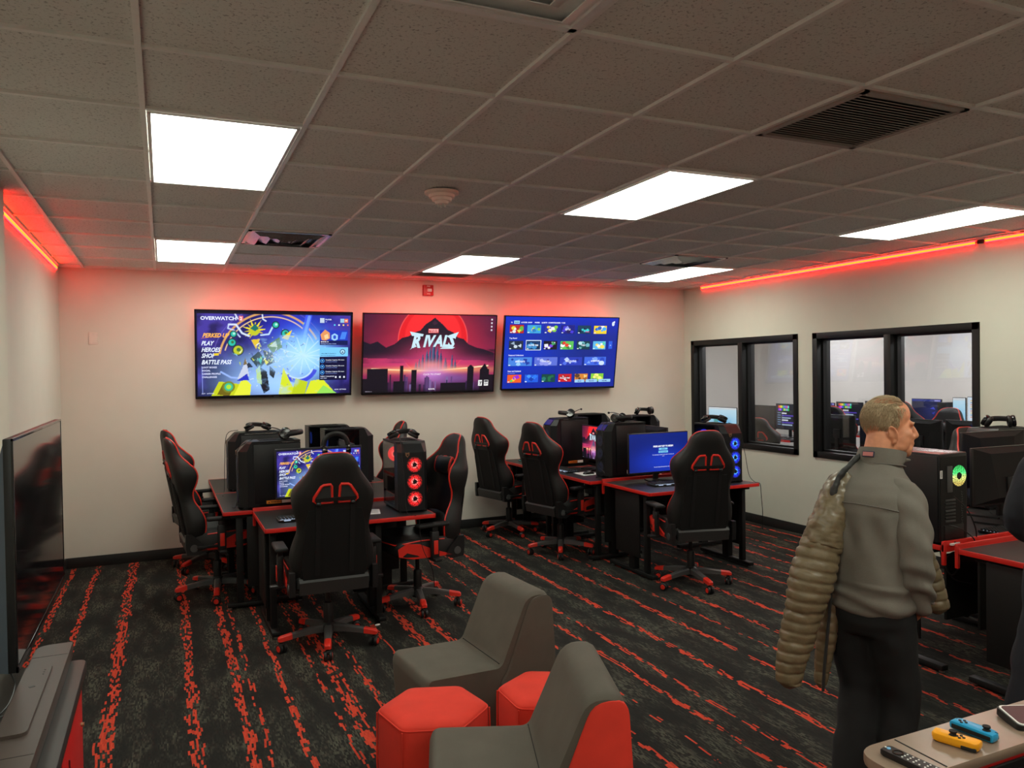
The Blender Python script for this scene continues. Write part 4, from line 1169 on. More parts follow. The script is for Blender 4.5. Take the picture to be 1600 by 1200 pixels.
# ------------------------------------------------------------------ desks with red edging
def make_desk(label, w, d, group, rail=False, loc=(0, 0, 0), rz=0.0, z=.75, legs=None, mod=True):
    """working edge faces -Y"""
    t = thing('gaming_desk', label, 'desk', loc, rz, group)
    MB().box((0, 0, z - .0125), (w - .012, d - .012, .025)).build('desktop', M['desk'], t)
    m = MB()
    for (c, s) in (((0, -d / 2 + .003, z - .0135), (w, .006, .029)), ((0, d / 2 - .003, z - .0135), (w, .006, .029)), ((-w / 2 + .003, 0, z - .0135), (.006, d, .029)), ((w / 2 - .003, 0, z - .0135), (.006, d, .029))):
        m.box(c, s, bev=.0015)
    m.build('edge_band', M['red_edge'], t)
    for s in (-1, 1):
        x = s * (w / 2 - .07) if legs is None else legs[(s + 1) // 2]
        m = MB().box((x, 0, .03), (.055, d * .92, .032), bev=.006)
        m.box((x, -.02, (z - .05) / 2 + .02), (.055, .085, z - .09), bev=.006); m.box((x, 0, z - .045), (.05, d * .8, .03), bev=.004)
        m.box((x, -d * .30, (z - .03) / 2 + .02), (.04, .05, z - .08), bev=.004)
        lg = m.build('leg', M['steel_black'], t)
        for q in (-1, 1):
            MB().cyl((x, q * d * .43, 0), (x, q * d * .43, .014), .016, n=12).build('leveller', M['metal'], lg)
    m = MB().box((0 if legs is None else sum(legs) / 2, d / 2 - .05, z - .26), (w - .2 if legs is None else legs[1] - legs[0], .016, .38), bev=.003); m.build('modesty_panel', M['steel_black'], t)
    if rail:
        m = MB().box((0, d / 2 + .011, z - .005), (w, .018, .062), bev=.003); m.box((-w / 2 + .01, d / 2 + .011, z - .05), (.02, .020, .12), bev=.003); m.box((w / 2 - .01, d / 2 + .011, z - .05), (.02, .020, .12), bev=.003)
        m.build('rear_rail', M['red_edge'], t)
    for s in (-1, 1):
        m = MB().box(((s * (w / 2 - .035)) if legs is None else legs[(s + 1) // 2] + s * .04, .02, z * .5 + .06), (.012, d * .5, z * .72), bev=.002)
        m.build('side_panel', M['steel_black'], t)
    return t


DL, DR = 'desks of the left island', 'desks of the right island'
make_desk('red-edged desk under the lit game menu monitor and the red-fan tower', 1.19, .75, DL, True, (1.187, 5.715, 0), 0, legs=(-.53, .20))
yl = 6.155
for k, (yy, lab) in enumerate(((yl + .51, 'desk on the left side of the left island, nearer of two'), (yl + 1.535, 'desk on the left side of the left island, by the back wall'))):
    make_desk('red-edged ' + lab, 1.02, .60, DL, False, (.685, yy, 0), R(-90))
for k, (yy, lab) in enumerate(((yl + .51, 'desk behind the red-fan tower'), (yl + 1.535, 'desk on the right side of the left island, by the back wall'))):
    make_desk('red-edged ' + lab, 1.02, .56, DL, False, (1.62, yy, 0), R(90))
make_desk('red-edged desk under the plain blue monitor and the blue-fan tower', 1.16, .75, DR, True, (4.225, 5.735, 0), R(0))
for yy, lab in ((yl + .55, 'desk with a keyboard and white mouse mat, right island'), (yl + 1.575, 'desk on the left side of the right island, by the back wall')):
    make_desk('red-edged ' + lab, 1.02, .62, DR, False, (3.865, yy, 0), R(-90))
for yy, lab in ((yl + .55, 'desk hidden behind the towers of the right island, nearer one'), (yl + 1.575, 'desk hidden behind the towers of the right island, by the back wall')):
    make_desk('red-edged ' + lab, 1.02, .62, DR, False, (4.87, yy, 0), R(90))


# ------------------------------------------------------------------ computer towers (front faces -Y)
def make_tower(label, fan, group, top_blue=False, sticker=None):
    t = thing('computer_tower', label, 'computer', (0, 0, 0), 0, group)
    W, D, H = .225, .46, .515
    hw = W / 2
    def ring(z, f, fw, ch): return [(-hw, D / 2, z), (hw, D / 2, z), (hw, -D / 2 + ch, z), (fw, -D / 2 - f, z), (-fw, -D / 2 - f, z), (-hw, -D / 2 + ch, z)]
    yf = -.09
    def fr(z, f, fw, ch): return [(-hw, yf, z), (hw, yf, z), (hw, -D / 2 + ch, z), (fw, -D / 2 - f, z), (-fw, -D / 2 - f, z), (-hw, -D / 2 + ch, z)]
    m = MB().loft([fr(.014, -.0, .075, .06), fr(.44, -.0, .075, .06), fr(.50, -.055, .070, .085), fr(H, -.075, .068, .10)])
    m.box((0, (yf + D / 2) / 2, H - .006), (W, D / 2 - yf, .012)); m.box((0, (yf + D / 2) / 2, .022), (W, D / 2 - yf, .016)); m.box((0, D / 2 - .006, H / 2), (W, .012, H - .03)); m.box((hw - .004, (yf + D / 2) / 2, H / 2), (.008, D / 2 - yf, H - .03))
    m.build('case', M['case'], t, sharp=10)
    m = MB()
    for sx in (-1, 1):
        for sy in (-1, 1): MB().box((sx * .08, sy * .18, .008), (.04, .05, .016), bev=.003).build('foot', M['black_rough'], t)
    # clear side (local -X) with lit inner fan
    MB().box((-hw + .001, (yf + D / 2) / 2, H / 2), (.004, D / 2 - yf - .004, H - .03)).build('glass_side_panel', M['case_glass'], t)
    fc = {'red': ('glow_red', 'glow_red_hot', 'fan_red'), 'blue': ('glow_blue', 'glow_blue_hot', 'fan_blue'), 'off': ('glow_dim', 'glow_dim', 'fan_off')}[fan]
    X = Matrix.Translation((-.025, D / 2 - .034, .395)) @ Matrix.Rotation(PI / 2, 4, 'X')
    m = MB().lathe([(.030, 0), (.058, 0), (.058, .003), (.030, .003)], 28, X=X); rf = m.build('rear_fan', M[fc[0]], t)
    m = MB().lathe([(.020, -.001), (.030, -.001), (.030, .0055), (.020, .0055)], 24, X=X); m.build('fan_ring', M[fc[1]], rf)
    m = MB().lathe([(0, -.001), (.020, -.001), (.020, .007), (0, .007)], 20, X=X); m.build('fan_hub', M['black'], rf)
    m = MB().box((hw - .018, .07, .30), (.006, .24, .27)); m.build('main_board', M['steel_black'], t)
    m = MB().box((.03, .06, .20), (.12, .25, .045), bev=.004); m.build('graphics_card', M['black'], t)
    MB().box((-.0315, .06, .205), (.003, .20, .008)).build('card_light', M[fc[0]], t)
    MB().box((hw - .045, .05, .36), (.05, .06, .06), bev=.004).build('cpu_cooler', M['grey_pl'], t)
    MB().box((0, .08, .07), (W - .03, .28, .075), bev=.003).build('power_shroud', M['black_rough'], t)
    # plain side (local +X)
    MB().box((hw + .003, .05, .265), (.006, .345, .45), bev=.002).build('steel_side_panel', M['case'], t)
    # three front fans
    for z in (.10, .225, .35):
        f = link('front_fan', FAN[fc[2]], t, (0, -D / 2 - .002, z))
        b = link('fan_hub', FAN['hub'], f, (0, -.001, 0)); b2 = link('fan_surround', FAN['rim'], f, (0, 0, 0))
    # badge: small pointed shield near the top corner of the front
    P = [(-.018, .022), (0, .018), (.018, .022), (.017, -.004), (0, -.024), (-.017, -.004)]
    m = MB().loft([[(-.052 + x * .8, -D / 2 + .0005, .425 + z * .8) for x, z in P], [(-.052 + x * .8, -D / 2 - .004, .425 + z * .8) for x, z in P]])
    bd = m.build('badge', M['gold'], t)
    P2 = [(-.010, .010), (-.002, .004), (.010, .012), (.006, .0), (.010, -.006), (0, -.015), (-.003, -.006), (-.010, -.004), (-.004, .002)]
    m = MB().loft([[(-.052 + x * .8, -D / 2 - .004, .425 + z * .8) for x, z in P2], [(-.052 + x * .8, -D / 2 - .005, .425 + z * .8) for x, z in P2]]); m.build('badge_emblem', M['black'], bd)
    if top_blue:
        A = [(-.068, -D / 2 + .002, .447), (.068, -D / 2 + .002, .447), (.063, -D / 2 + .052, .499), (-.063, -D / 2 + .052, .499)]
        n_ = Vector((0, -.72, .69)) * .003
        MB().loft([A, [tuple(Vector(p) + n_) for p in A]]).build('blue_top_panel', M['blue_panel'], t)
    if sticker:
        mm = [M['orange'], M['white_pl'], M['black']] if sticker == 'orange' else [M['red_pl'], M['white_pl'], M['black']]
        m = MB()
        if sticker == 'orange':
            m.box((hw + .0066, .02, .045), (.0012, .11, .026)); m.box((hw + .0066, .115, .045), (.0012, .07, .026), 1)
            m.add([(hw + .0075, -.022, .038), (hw + .0075, -.010, .038), (hw + .0075, -.016, .051)], [(0, 1, 2)], 2)
            vs, fs = text_polys('WARNING', .017, 0, .0006); m.add([(hw + .0075, -.004 + x, .039 + y) for x, y in vs], fs, 2)
        else:
            m.box((hw + .0066, .06, .045), (.0012, .13, .036), 1); m.box((hw + .0072, .06, .045), (.0012, .115, .024), 0)
            vs, fs = text_polys('WARNING', .017, 0, .0006); m.add([(hw + .0082, .02 + x, .039 + y) for x, y in vs], fs, 2)
        m.build('warning_sticker', mm, t)
    m = MB()
    for k in range(9): m.box((-.07 + .0175 * k, .06, H + .001), (.008, .26, .003))
    m.build('top_grille', M['black_rough'], t)
    return t


FAN = {}
for nm in ('fan_red', 'fan_blue', 'fan_off'):
    FAN[nm] = MB().lathe([(0, 0), (.0575, 0), (.0575, .003), (0, .003)], 36, axis=(0, 1, 0)).mesh('front_fan', M[nm])
FAN['hub'] = MB().lathe([(0, 0), (.0155, 0), (.0155, .003), (0, .003)], 20, axis=(0, 1, 0)).mesh('fan_hub', M['black'])
FAN['rim'] = MB().lathe([(.0575, -.0005), (.0605, -.0005), (.0605, .003), (.0575, .003)], 36, axis=(0, 1, 0)).mesh('fan_surround', M['black_rough'])
ZT = .7505
TG, TR = 'computer towers of the left island', 'computer towers of the right island'


def put(o, x, y, rz, z=ZT):
    o.location = (x, y, z); o.rotation_euler = (0, 0, rz); return o


put(make_tower('black tower with three red-lit fans in front, standing on the left front desk', 'red', TG), 1.665, 5.695, R(0))
put(make_tower('black tower with orange sticker beside the lit game menu monitor', 'off', TG, False, 'orange'), .735, 6.315, R(-88))
tw = make_tower('black tower by the back wall on the left island, badge facing left', 'off', TG); put(tw, .735, 7.35, R(-88))
tw2 = put(make_tower('black tower with a dim clear side panel, behind the lit game menu monitor', 'off', TG), 1.57, 7.30, R(90))
dup(tw2, (1.52, 7.86, ZT), R(90), 'dim clear-sided tower nearest the back wall on the left island', TG)
put(make_tower('black tower with red sticker left of the plain blue monitor', 'off', TR, True, 'red'), 4.03, 6.43, R(-86))
put(make_tower('black tower with orange sticker and blue-tinted top edge, by the back wall', 'off', TR, True, 'orange'), 3.96, 7.42, R(-86))
tw3 = put(make_tower('black tower with headphones on top at the back right of the right island', 'off', TR), 4.86, 7.35, R(90))
dup(tw3, (4.60, 7.98, ZT), R(90), 'black tower farthest back on the right island, just showing over the others', TR)
put(make_tower('black tower with blue-lit fans standing on the right front desk', 'blue', TR), 4.655, 5.72, R(-2))


# ------------------------------------------------------------------ monitors (screen faces -Y, origin on the desk)
MONG = 'desk monitors'
PICM = {}


def make_monitor(label, pic, loc, rz, w=.635, h=.365, zb=.10, group=MONG, back_v=True):
    t = thing('monitor', label, 'monitor', loc, rz, group)
    MB().box((0, .012, zb + h / 2), (w, .018, h), bev=.004).build('housing', M['black'], t)
    m = MB()
    if back_v:
        A = [(-w / 2 + .01, .020, zb + .01), (w / 2 - .01, .020, zb + .01), (w / 2 - .01, .020, zb + h - .005), (-w / 2 + .01, .020, zb + h - .005)]
        fw = min(1, w / .62); B = [(-.12 * fw, .062, zb + .05), (.12 * fw, .062, zb + .05), (.17 * fw, .045, zb + h - .04), (-.17 * fw, .045, zb + h - .04)]
        m.loft([A, B]); m.build('rear_shell', M['black_rough'], t, sharp=8)
    bz = .008
    if pic is None:
        MB().box((0, .0018, zb + h / 2), (w - 2 * bz, .003, h - 2 * bz)).build('screen', M['screen_off'], t)
    else:
        key = (pic, w, h)
        if key not in PICM: PICM[key] = PIC[pic].mesh('screen', w - 2 * bz, h - 3 * bz)
        s = link('screen', PICM[key], t, (0, .0015, zb + h / 2 + bz * .5))
    MB().box((0, .0, zb + .008), (w, .005, .016), bev=.001).build('chin', M['gloss'], t)
    m = MB().box((0, .06, zb * .5 + .08), (.05, .022, zb + .16), bev=.004); m.box((0, .045, .26), (.10, .05, .10), bev=.006); m.build('stand', M['black'], t)
    m = MB(); fk = min(1, w / .62); m.prism([(x * fk, y) for x, y in ((-.15, -.09), (-.11, -.10), (0, .02), (.11, -.10), (.15, -.09), (.09, .11), (-.09, .11))], 0.0, .012); m.build('foot', M['black'], t)
    return t


make_monitor('monitor showing the bright blue and lime game menu, on the left front desk', 'hero', (1.063, 5.925, ZT), R(0), .648, .375, .098)
make_monitor('monitor showing a plain blue prompt screen, on the right front desk', 'prompt', (4.135, 5.925, ZT), R(0), .655, .372, .072)
make_monitor('monitor seen almost edge on between two towers, showing a red sun picture', 'city', (4.03, 6.94, ZT), R(-92), .50, .36, .09)
make_monitor('dark-backed monitor behind the plain blue monitor, facing away to the right', 'dark', (4.62, 6.70, ZT), R(86), .56, .36, .08)
make_monitor('monitor behind the lit game menu monitor, its screen turned to the right', 'dark', (1.45, 6.72, ZT), R(90), .56, .36, .08)


# ------------------------------------------------------------------ headsets, keyboards, mice and small things
def make_headset(label, loc, rz, lie=0.0, group='headsets lying on the towers', mic=True, flat=False):
    """lying on its side: the band curves round behind two ear cups"""
    t = thing('headset', label, 'headset', loc, rz, group)
    arc = [(.088 * math.cos(a), .11 * math.sin(a) + .02, .040 + .012 * math.sin(a)) for a in (PI * i / 14 for i in range(15))]
    MB().tube(arc, .010, 8, sy=1.9, sx=.7).build('headband', M['black'], t)
    m = MB().tube([(x * .93, y * .93, z) for x, y, z in arc[3:-3]], .011, 8, sy=1.7, sx=.9); m.build('band_padding', M['leather'], t)
    for q in (-1, 1):
        X = Matrix.Translation((q * .084, .0, .044 if not flat else .048)) @ Matrix.Rotation(q * R(14), 4, 'Z') @ Matrix.Rotation(-q * R(62 if flat else (8 if q > 0 else 30)), 4, 'Y')
        m = MB().lathe([(0, -.014), (.030, -.014), (.040, -.008), (.043, .002), (.040, .012), (0, .014)], 22, axis=(q, 0, 0), X=X); e = m.build('ear_cup', M['gloss'], t)
        m = MB().lathe([(.020, -.036), (.040, -.034), (.044, -.024), (.040, -.012), (.020, -.012)], 22, axis=(q, 0, 0), X=X); m.build('ear_pad', M['leather'], e)
        m = MB().lathe([(0, .012), (.012, .012), (.012, .016), (0, .016)], 16, axis=(q, 0, 0), X=X); m.build('cup_emblem', M['grey_pl'], e)
    if mic:
        m = MB().tube(smooth_path([(-.09, -.02, .05), (-.11, -.06, .07), (-.07, -.10, .085), (-.02, -.115, .085)], 4), .004, 6); m.build('microphone_boom', M['black'], t)
        MB().ball((-.012, -.117, .085), (.018, .011, .011), 12, 8).build('microphone_tip', M['black_rough'], t)
    return t


HZ = ZT + .52
make_headset('headset lying on the left island tower by the back wall', (.77, 7.35, HZ), R(15), mic=False, flat=True)
make_headset('headset lying on the tower with the orange sticker beside the game menu monitor', (.87, 6.31, HZ), R(-100))
make_headset('headset lying across the top of the tower with red fans', (1.66, 5.72, HZ), R(-25), mic=False, flat=True)
make_headset('headset with a raised microphone on the tower nearest the back wall, right island', (4.02, 7.40, HZ), R(60))
make_headset('headset with its microphone sticking out on the tower with the red sticker', (4.02, 6.42, HZ), R(-150))
make_headset('headset on the back right tower of the right island, against the wall', (4.92, 7.33, HZ), R(-20), mic=False)
make_headset('headset lying across the top of the blue-fan tower', (4.62, 5.74, HZ), R(-20), mic=False, flat=True)


def make_arc_headset(label, loc, rz):
    t = thing('headset', label, 'headset', loc, rz)
    arc = [(.095 * math.cos(a), 0, .09 * math.sin(a)) for a in (PI * i / 16 for i in range(17))]
    MB().tube(arc, .012, 8, sx=.6, sy=1.6).build('headband', M['black'], t)
    for q in (-1, 1):
        m = MB().lathe([(0, -.02), (.036, -.02), (.042, 0), (.036, .016), (0, .018)], 20, c=(q * .093, 0, -.04), axis=(q, 0, 0)); m.build('ear_cup', M['gloss'], t)
    return t


make_arc_headset('headset hooked over the top of the lit game menu monitor', (1.19, 5.945, ZT + .480), R(6))


def make_keyboard(label, loc, rz, glow='key_glow'):
    t = thing('keyboard', label, 'keyboard', loc, rz, 'gaming keyboards')
    MB().box((0, 0, .010), (.44, .145, .016), bev=.004).build('case', M['black'], t)
    m = MB()
    for r in range(6):
        for c in range(19):
            m.box((-.204 + c * .0227, .052 - r * .0212, .022), (.017, .016, .011), bev=.002, seg=1)
    m.build('keys', M['black_rough'], t)
    m = MB()
    for r in range(6): m.box((0, .0415 - r * .0212, .0185), (.42, .0036, .001))
    for k in range(5): m.box((-.16 + k * .08, -.0735, .012), (.045, .002, .004))
    m.build('backlight', M[glow], t)
    return t


kb = make_keyboard('backlit black keyboard on the left front desk, partly behind the chair', (.925, 5.60, ZT), R(0))
make_keyboard('backlit black keyboard in front of the plain blue monitor', (4.10, 5.68, ZT), R(-3))
make_keyboard('backlit keyboard on the left side desk of the right island beside the white mouse mat', (3.72, 7.02, ZT), R(-90))
make_keyboard('teal-lit keyboard on the right island next to the back wall', (3.74, 7.80, ZT), R(-90), 'key_teal')


def make_mouse(label, loc, rz, m_='black'):
    t = thing('mouse', label, 'mouse', loc, rz, 'computer mice')
    m = MB(); rings = []
    for y, w, h in ((-.058, .018, .012), (-.05, .027, .022), (-.02, .031, .034), (.015, .029, .036), (.045, .027, .024), (.058, .018, .012)):
        rings.append([(w * math.cos(q), y, max(0.001, h * math.sin(q))) for q in (PI * i / 10 for i in range(11))] + [(0, y, 0.001)])
    m.loft(rings); m.build('shell', M[m_], t)
    MB().cyl((-.004, .035, .030), (.004, .035, .030), .008, n=12).build('scroll_wheel', M['grey_pl'], t)
    return t


t = thing('mouse_mat', 'white sheet or mouse mat lying beside the red-sticker tower', 'mouse mat', (3.81, 6.69, ZT), R(-92))
MB().box((0, 0, .0015), (.24, .20, .003), bev=.001).build('mat', M['paper'], t)
make_mouse('mouse on the white mat beside the red-sticker tower', (3.80, 6.64, ZT + .003), R(-80))
t = thing('paper_sheet', 'white paper lying on the left front desk beside the chair', 'paper', (1.385, 5.64, ZT), R(-12))
m = MB(); m.box((0, 0, .001), (.12, .20, .002)); m.build('sheet', M['paper'], t)
m = MB()
for k in range(7): m.box((0, .07 - k * .022, .0024), (.09, .005, .0004))
m.build('printed_lines', M['grey_pl'], t)
make_mouse('mouse in front of the plain blue monitor by the keyboard', (4.42, 5.74, ZT), R(0))


def cable(lab, pts, r=.0028, n=5):
    o = MB().tube(smooth_path(pts, n), r, 6).build('cable', M['black'], None); tag(o, lab, 'cable', 'loose black cables'); return o


cable('black cable hanging down the front of the left island tower by the back wall', [(.60, 7.32, 1.285), (.50, 7.28, 1.25), (.478, 7.26, 1.0), (.470, 7.22, .80), (.46, 7.18, .752), (.44, 7.0, .753)])
cable('black cable draped over the orange-sticker tower front on the left island', [(.62, 6.30, 1.275), (.50, 6.24, 1.20), (.492, 6.20, .95), (.478, 6.12, .80), (.47, 6.35, .753)])
cable('black cable hanging below the left front desk under the red-fan tower', [(1.655, 5.33, .72), (1.655, 5.325, .62), (1.675, 5.31, .50), (1.74, 5.32, .36), (1.76, 5.33, .22)])
cable('thin black cable hanging from the end of the right front desk', [(4.70, 5.64, 1.277), (4.778, 5.58, 1.22), (4.785, 5.52, 1.0), (4.79, 5.48, .82), (4.80, 5.42, .757), (4.802, 5.35, .748), (4.80, 5.335, .66), (4.815, 5.335, .50), (4.82, 5.34, .34)])
cable('black cable running down the front of the red-fan tower', [(1.60, 5.62, 1.29), (1.575, 5.49, 1.24), (1.585, 5.462, 1.0), (1.592, 5.455, .80), (1.60, 5.40, .755), (1.63, 5.33, .753)])
cable('black cable looping beside the badge of the red-sticker tower', [(3.90, 6.40, 1.285), (3.80, 6.37, 1.22), (3.788, 6.33, 1.0), (3.786, 6.42, .86), (3.78, 6.30, .80), (3.74, 6.40, .753)])
p_ = at_z(590, 978, 0.0)
t = thing('caster_glint', 'small white solid for a caster scrap on the carpet right of the middle chair', 'painted highlight', (p_.x, p_.y, 0), .3)
MB().ball((0, 0, .008), (.022, .012, .008), 10, 6).build('glint', M['white_pl'], t)  # bright glint by a caster, modelled as a small white blob
# ------------------------------------------------------------------ lounge seats and ottomans
def rounded(poly, r, n=4):
    """round the corners of a closed 2D polygon"""
    out = []; k = len(poly)
    for i in range(k):
        p0, p1, p2 = (Vector(poly[(i + d) % k]) for d in (-1, 0, 1))
        a = (p0 - p1); b = (p2 - p1); rr = min(r if not isinstance(r, (list, tuple)) else r[i], a.length * .45, b.length * .45)
        A = p1 + a.normalized() * rr; B = p1 + b.normalized() * rr
        for j in range(n + 1):
            t = j / n; out.append(tuple((1 - t) ** 2 * A + 2 * t * (1 - t) * p1 + t * t * B))
    return out


def lounge(label, loc, rz, w, side, group):
    """armless slipper seat facing +Y"""
    t = thing('lounge_chair', label, 'lounge chair', loc, rz, group)
    P = rounded([(.32, .02), (.345, .40), (.33, .435), (-.03, .425), (-.172, .742), (-.29, .742), (-.33, .02)], [.02, .05, .04, .03, .055, .05, .02])
    c = Vector((0, .3))
    def ring(x, k): return [(x, y + (c.x - y) * k * .12, max(.02, z + (c.y - z) * k * .12)) for y, z in P]
    h = w / 2
    m = MB().loft([ring(-h, .28), ring(-h + .012, .08), ring(-h + .035, 0), ring(h - .035, 0), ring(h - .012, .08), ring(h, .28)], 0)
    m.build('upholstered_body', M['lounge'], t, sharp=40)
    # side panels follow the profile and sit a few millimetres proud
    for s in (-1, 1):
        Pb = rounded([(-.055, .40), (-.182, .719), (-.296, .727), (-.335, .025), (-.02, .025), (-.02, .36)], [.03, .05, .05, .02, .02, .03])
        m = MB(); m.loft([[(s * (h - .02), y, z) for y, z in Pb], [(s * (h + .006), y, z) for y, z in Pb], [(s * (h + .012), -.17 + (y + .17) * .94, .36 + (z - .36) * .95) for y, z in Pb]])
        m.build('back_side_panel', side, t, sharp=40)
    m = MB().loft([[(-h + .03, -.322, .05), (h - .03, -.322, .05), (h - .03, -.30, .05), (-h + .03, -.30, .05)], [(-h + .03, -.288, .68), (h - .03, -.288, .68), (h - .03, -.27, .68), (-h + .03, -.27, .68)]]); m.build('rear_panel', M['lounge'], t)
    m = MB(); m.tube([(-h + .02, -.03, .432), (h - .02, -.03, .432)], .004, 6); m.build('seat_seam', M['mesh_black'], t)
    m = MB()
    for sx in (-1, 1):
        for y in (-.28, .27): m.cyl((sx * (h - .06), y, 0), (sx * (h - .06), y, .03), .02, n=12)
    m.build('glide', M['black'], t)
    return t


lounge('all charcoal armless lounge chair behind the two red ottomans', (1.335, 3.445, 0), R(94), .44, M['lounge'], 'armless lounge chairs')
lounge('charcoal armless lounge chair with red side, in front of the red ottomans', (1.130, 2.425, 0), R(71), .52, M['lounge_red'], 'armless lounge chairs')


def ottoman(label, loc, R_, a0, h):
    t = thing('hexagonal_ottoman', label, 'ottoman', loc, 0, 'red hexagonal ottomans')
    hexa = [(R_ * math.cos(R(a0 + 60 * k)), R_ * math.sin(R(a0 + 60 * k))) for k in range(6)]
    def ring(k, z, r): return [(x * k, y * k, z) for x, y in rounded(hexa, r, 4)]
    m = MB().loft([ring(.97, .02, .03), ring(.985, .04, .03), ring(1.0, h * .5, .03), ring(.985, h - .035, .03), ring(.968, h - .014, .03), ring(.93, h - .003, .03), ring(.7, h + .004, .03), ring(.3, h + .007, .02)])
    m.build('upholstered_body', M['lounge_red'], t, sharp=60)
    m = MB().tube(ring(.975, h - .016, .03), .0035, 6, closed=True, cap=False); m.build('top_seam', M['lounge_red'], t)
    m = MB()
    for x, y in hexa: m.tube([(x * .975, y * .975, .03), (x * .99, y * .99, h * .5), (x * .975, y * .975, h - .02)], .004, 6)
    m.build('corner_seam', M['lounge_red'], t)
    m = MB()
    for x, y in hexa[::2]: m.cyl((x * .7, y * .7, 0), (x * .7, y * .7, .025), .02, n=12)
    m.build('glide', M['black'], t)
    return t


ottoman('red hexagonal ottoman on the left, nearest the viewer, fully showing its top', (.972, 2.985, 0), .232, 40, .425)
ottoman('red hexagonal ottoman half hidden behind the red-sided lounge chair', (1.462, 2.925, 0), .222, 30, .43)


# ------------------------------------------------------------------ left foreground: television on a wall arm, cabinet, sound bar
t = thing('flat_television', 'switched-off television beside the left wall, its dark screen reflecting a chair', 'television', (-.40, 3.18, .925))
TW, THh = 1.145, .675
m = MB().box((-.012, 0, THh / 2), (.022, TW, THh), bev=.004); m.build('housing', M['black'], t)
m = MB().box((.0005, 0, THh / 2 + .006), (.003, TW - .02, THh - .03)); m.build('screen', M['screen_off'], t)
m = MB()
for s in (-1, 1): m.box((.0005, s * (TW / 2 - .004), THh / 2), (.006, .008, THh), bev=.001)
m.box((.0005, 0, THh - .004), (.006, TW, .008), bev=.001); m.box((.0005, 0, .009), (.006, TW, .018), bev=.001); m.build('bezel', M['gloss'], t)
m = MB(); rings = []
for y, k in ((-TW / 2 + .002, .80), (-TW / 2 + .04, 1.0), (0, 1.05), (TW / 2 - .04, 1.0), (TW / 2 - .002, .80)):
    rings.append([(-.02, y, .0), (-.02 - .055 * k, y, .01), (-.02 - .085 * k, y, .06), (-.02 - .085 * k, y, .22), (-.02 - .055 * k, y, .42), (-.02 - .022 * k, y, .60), (-.02, y, THh - .008)])
m.loft(rings); m.build('rear_shell', M['tvback'], t, sharp=50)
m = MB().box((-.20, 0, .35), (.24, .10, .08), bev=.006); m.box((-.105, 0, .35), (.02, .4, .3), bev=.004); m.box((-.37, 0, .35), (.016, .3, .34), bev=.004); m.build('wall_arm', M['black_rough'], t)
m = MB().tube(smooth_path([(-.10, -.30, .05), (-.13, -.35, -.02), (-.14, -.40, .04), (-.11, -.45, .10)], 5), .004, 6); m.build('power_lead', M['black'], t)

t = thing('media_cabinet', 'red cabinet with a rounded black top in the left foreground', 'cabinet', (-.475, 2.20, 0))
hy, hx = .655, .232
poly = rounded([(-hx, -hy), (hx, -hy), (hx, hy), (-hx, hy)], [.02, .11, .03, .02], 8)
MB().loft([[(x * k, y * (1 - (1 - k) * .4), z) for x, y in poly] for z, k in ((.828, .985), (.834, 1.0), (.854, 1.0), (.860, .985))]).build('top', M['cab_top'], t)
pb = rounded([(-hx + .02, -hy + .03), (hx - .016, -hy + .03), (hx - .016, hy - .02), (-hx + .02, hy - .02)], [.01, .09, .02, .01], 8)
MB().loft([[(x, y, z) for x, y in pb] for z in (.08, .828)]).build('body', M['cab_red'], t)
m = MB().loft([[(x * .95, y * .97, z) for x, y in pb] for z in (.0, .08)]); m.build('plinth', M['black'], t)
for s in (-1, 1):
    m = MB().box((hx - .012, s * .27, .46), (.012, .50, .70), bev=.003); d = m.build('door', M['cab_red'], t)
    MB().cyl((hx - .006, s * .27 + .20, .72), (hx + .003, s * .27 + .20, .72), .006, n=14).build('knob', M['gold'], d)
m = MB()
for s, y, z in ((1, .14, .70), (1, .40, .55), (-1, -.2, .5), (-1, -.35, .66)):
    m.tube([(hx - .004, y, z - .05), (hx - .0045, y + .012, z), (hx - .004, y + .004, z + .06)], .0022, 5)
m.build('scuff_mark', mat('dark_scuff', lin(92, 12, 14), .5), t)

t = thing('sound_bar', 'long flat sound bar lying on the black cabinet top', 'sound bar', (-.338, 2.40, .861))
sx_, sl = .052, .50
pl = rounded([(-sx_, -sl), (sx_, -sl), (sx_, sl), (-sx_, sl)], [.02, .02, .015, .045], 6)
MB().loft([[(x * k, y * (1 - (1 - k) * .1), z) for x, y in pl] for z, k in ((0, .90), (.006, .98), (.042, 1.0), (.047, .97))]).build('body', M['taupe'], t)
pp = rounded([(-.050, -.22), (.020, -.22), (.020, .27), (-.050, .27)], [.004, .022, .012, .004], 6)
MB().loft([[(x * k, y, z) for x, y in pp] for z, k in ((.047, 1.0), (.0545, .99), (.0555, .97))]).build('control_deck', M['taupe'], t)
m = MB()
for k in range(3): m.box((.004, .23 - k * .018, .0558), (.004, .006, .0008), rot=.3)
m.build('indicator_light', M['black'], t)
m = MB().box((-.012, .10, .0558), (.014, .010, .0008), rot=.5); m.build('maker_mark', M['black'], t)
m = MB()
for y in (.38, -.33): m.box((0, y, .0472), (.098, .0015, .0008))
m.build('panel_gap', M['black'], t)
cable('thin black cable looping behind the sound bar on the cabinet', [(-.47, 2.66, 1.02), (-.44, 2.62, .96), (-.405, 2.60, .90), (-.42, 2.48, .864), (-.50, 2.44, .864), (-.56, 2.52, .90), (-.55, 2.62, .99)], .0022)
cable('second black cable lying across the cabinet towards the wall', [(-.392, 2.46, .866), (-.44, 2.45, .864), (-.52, 2.47, .864), (-.62, 2.50, .864)], .0025)

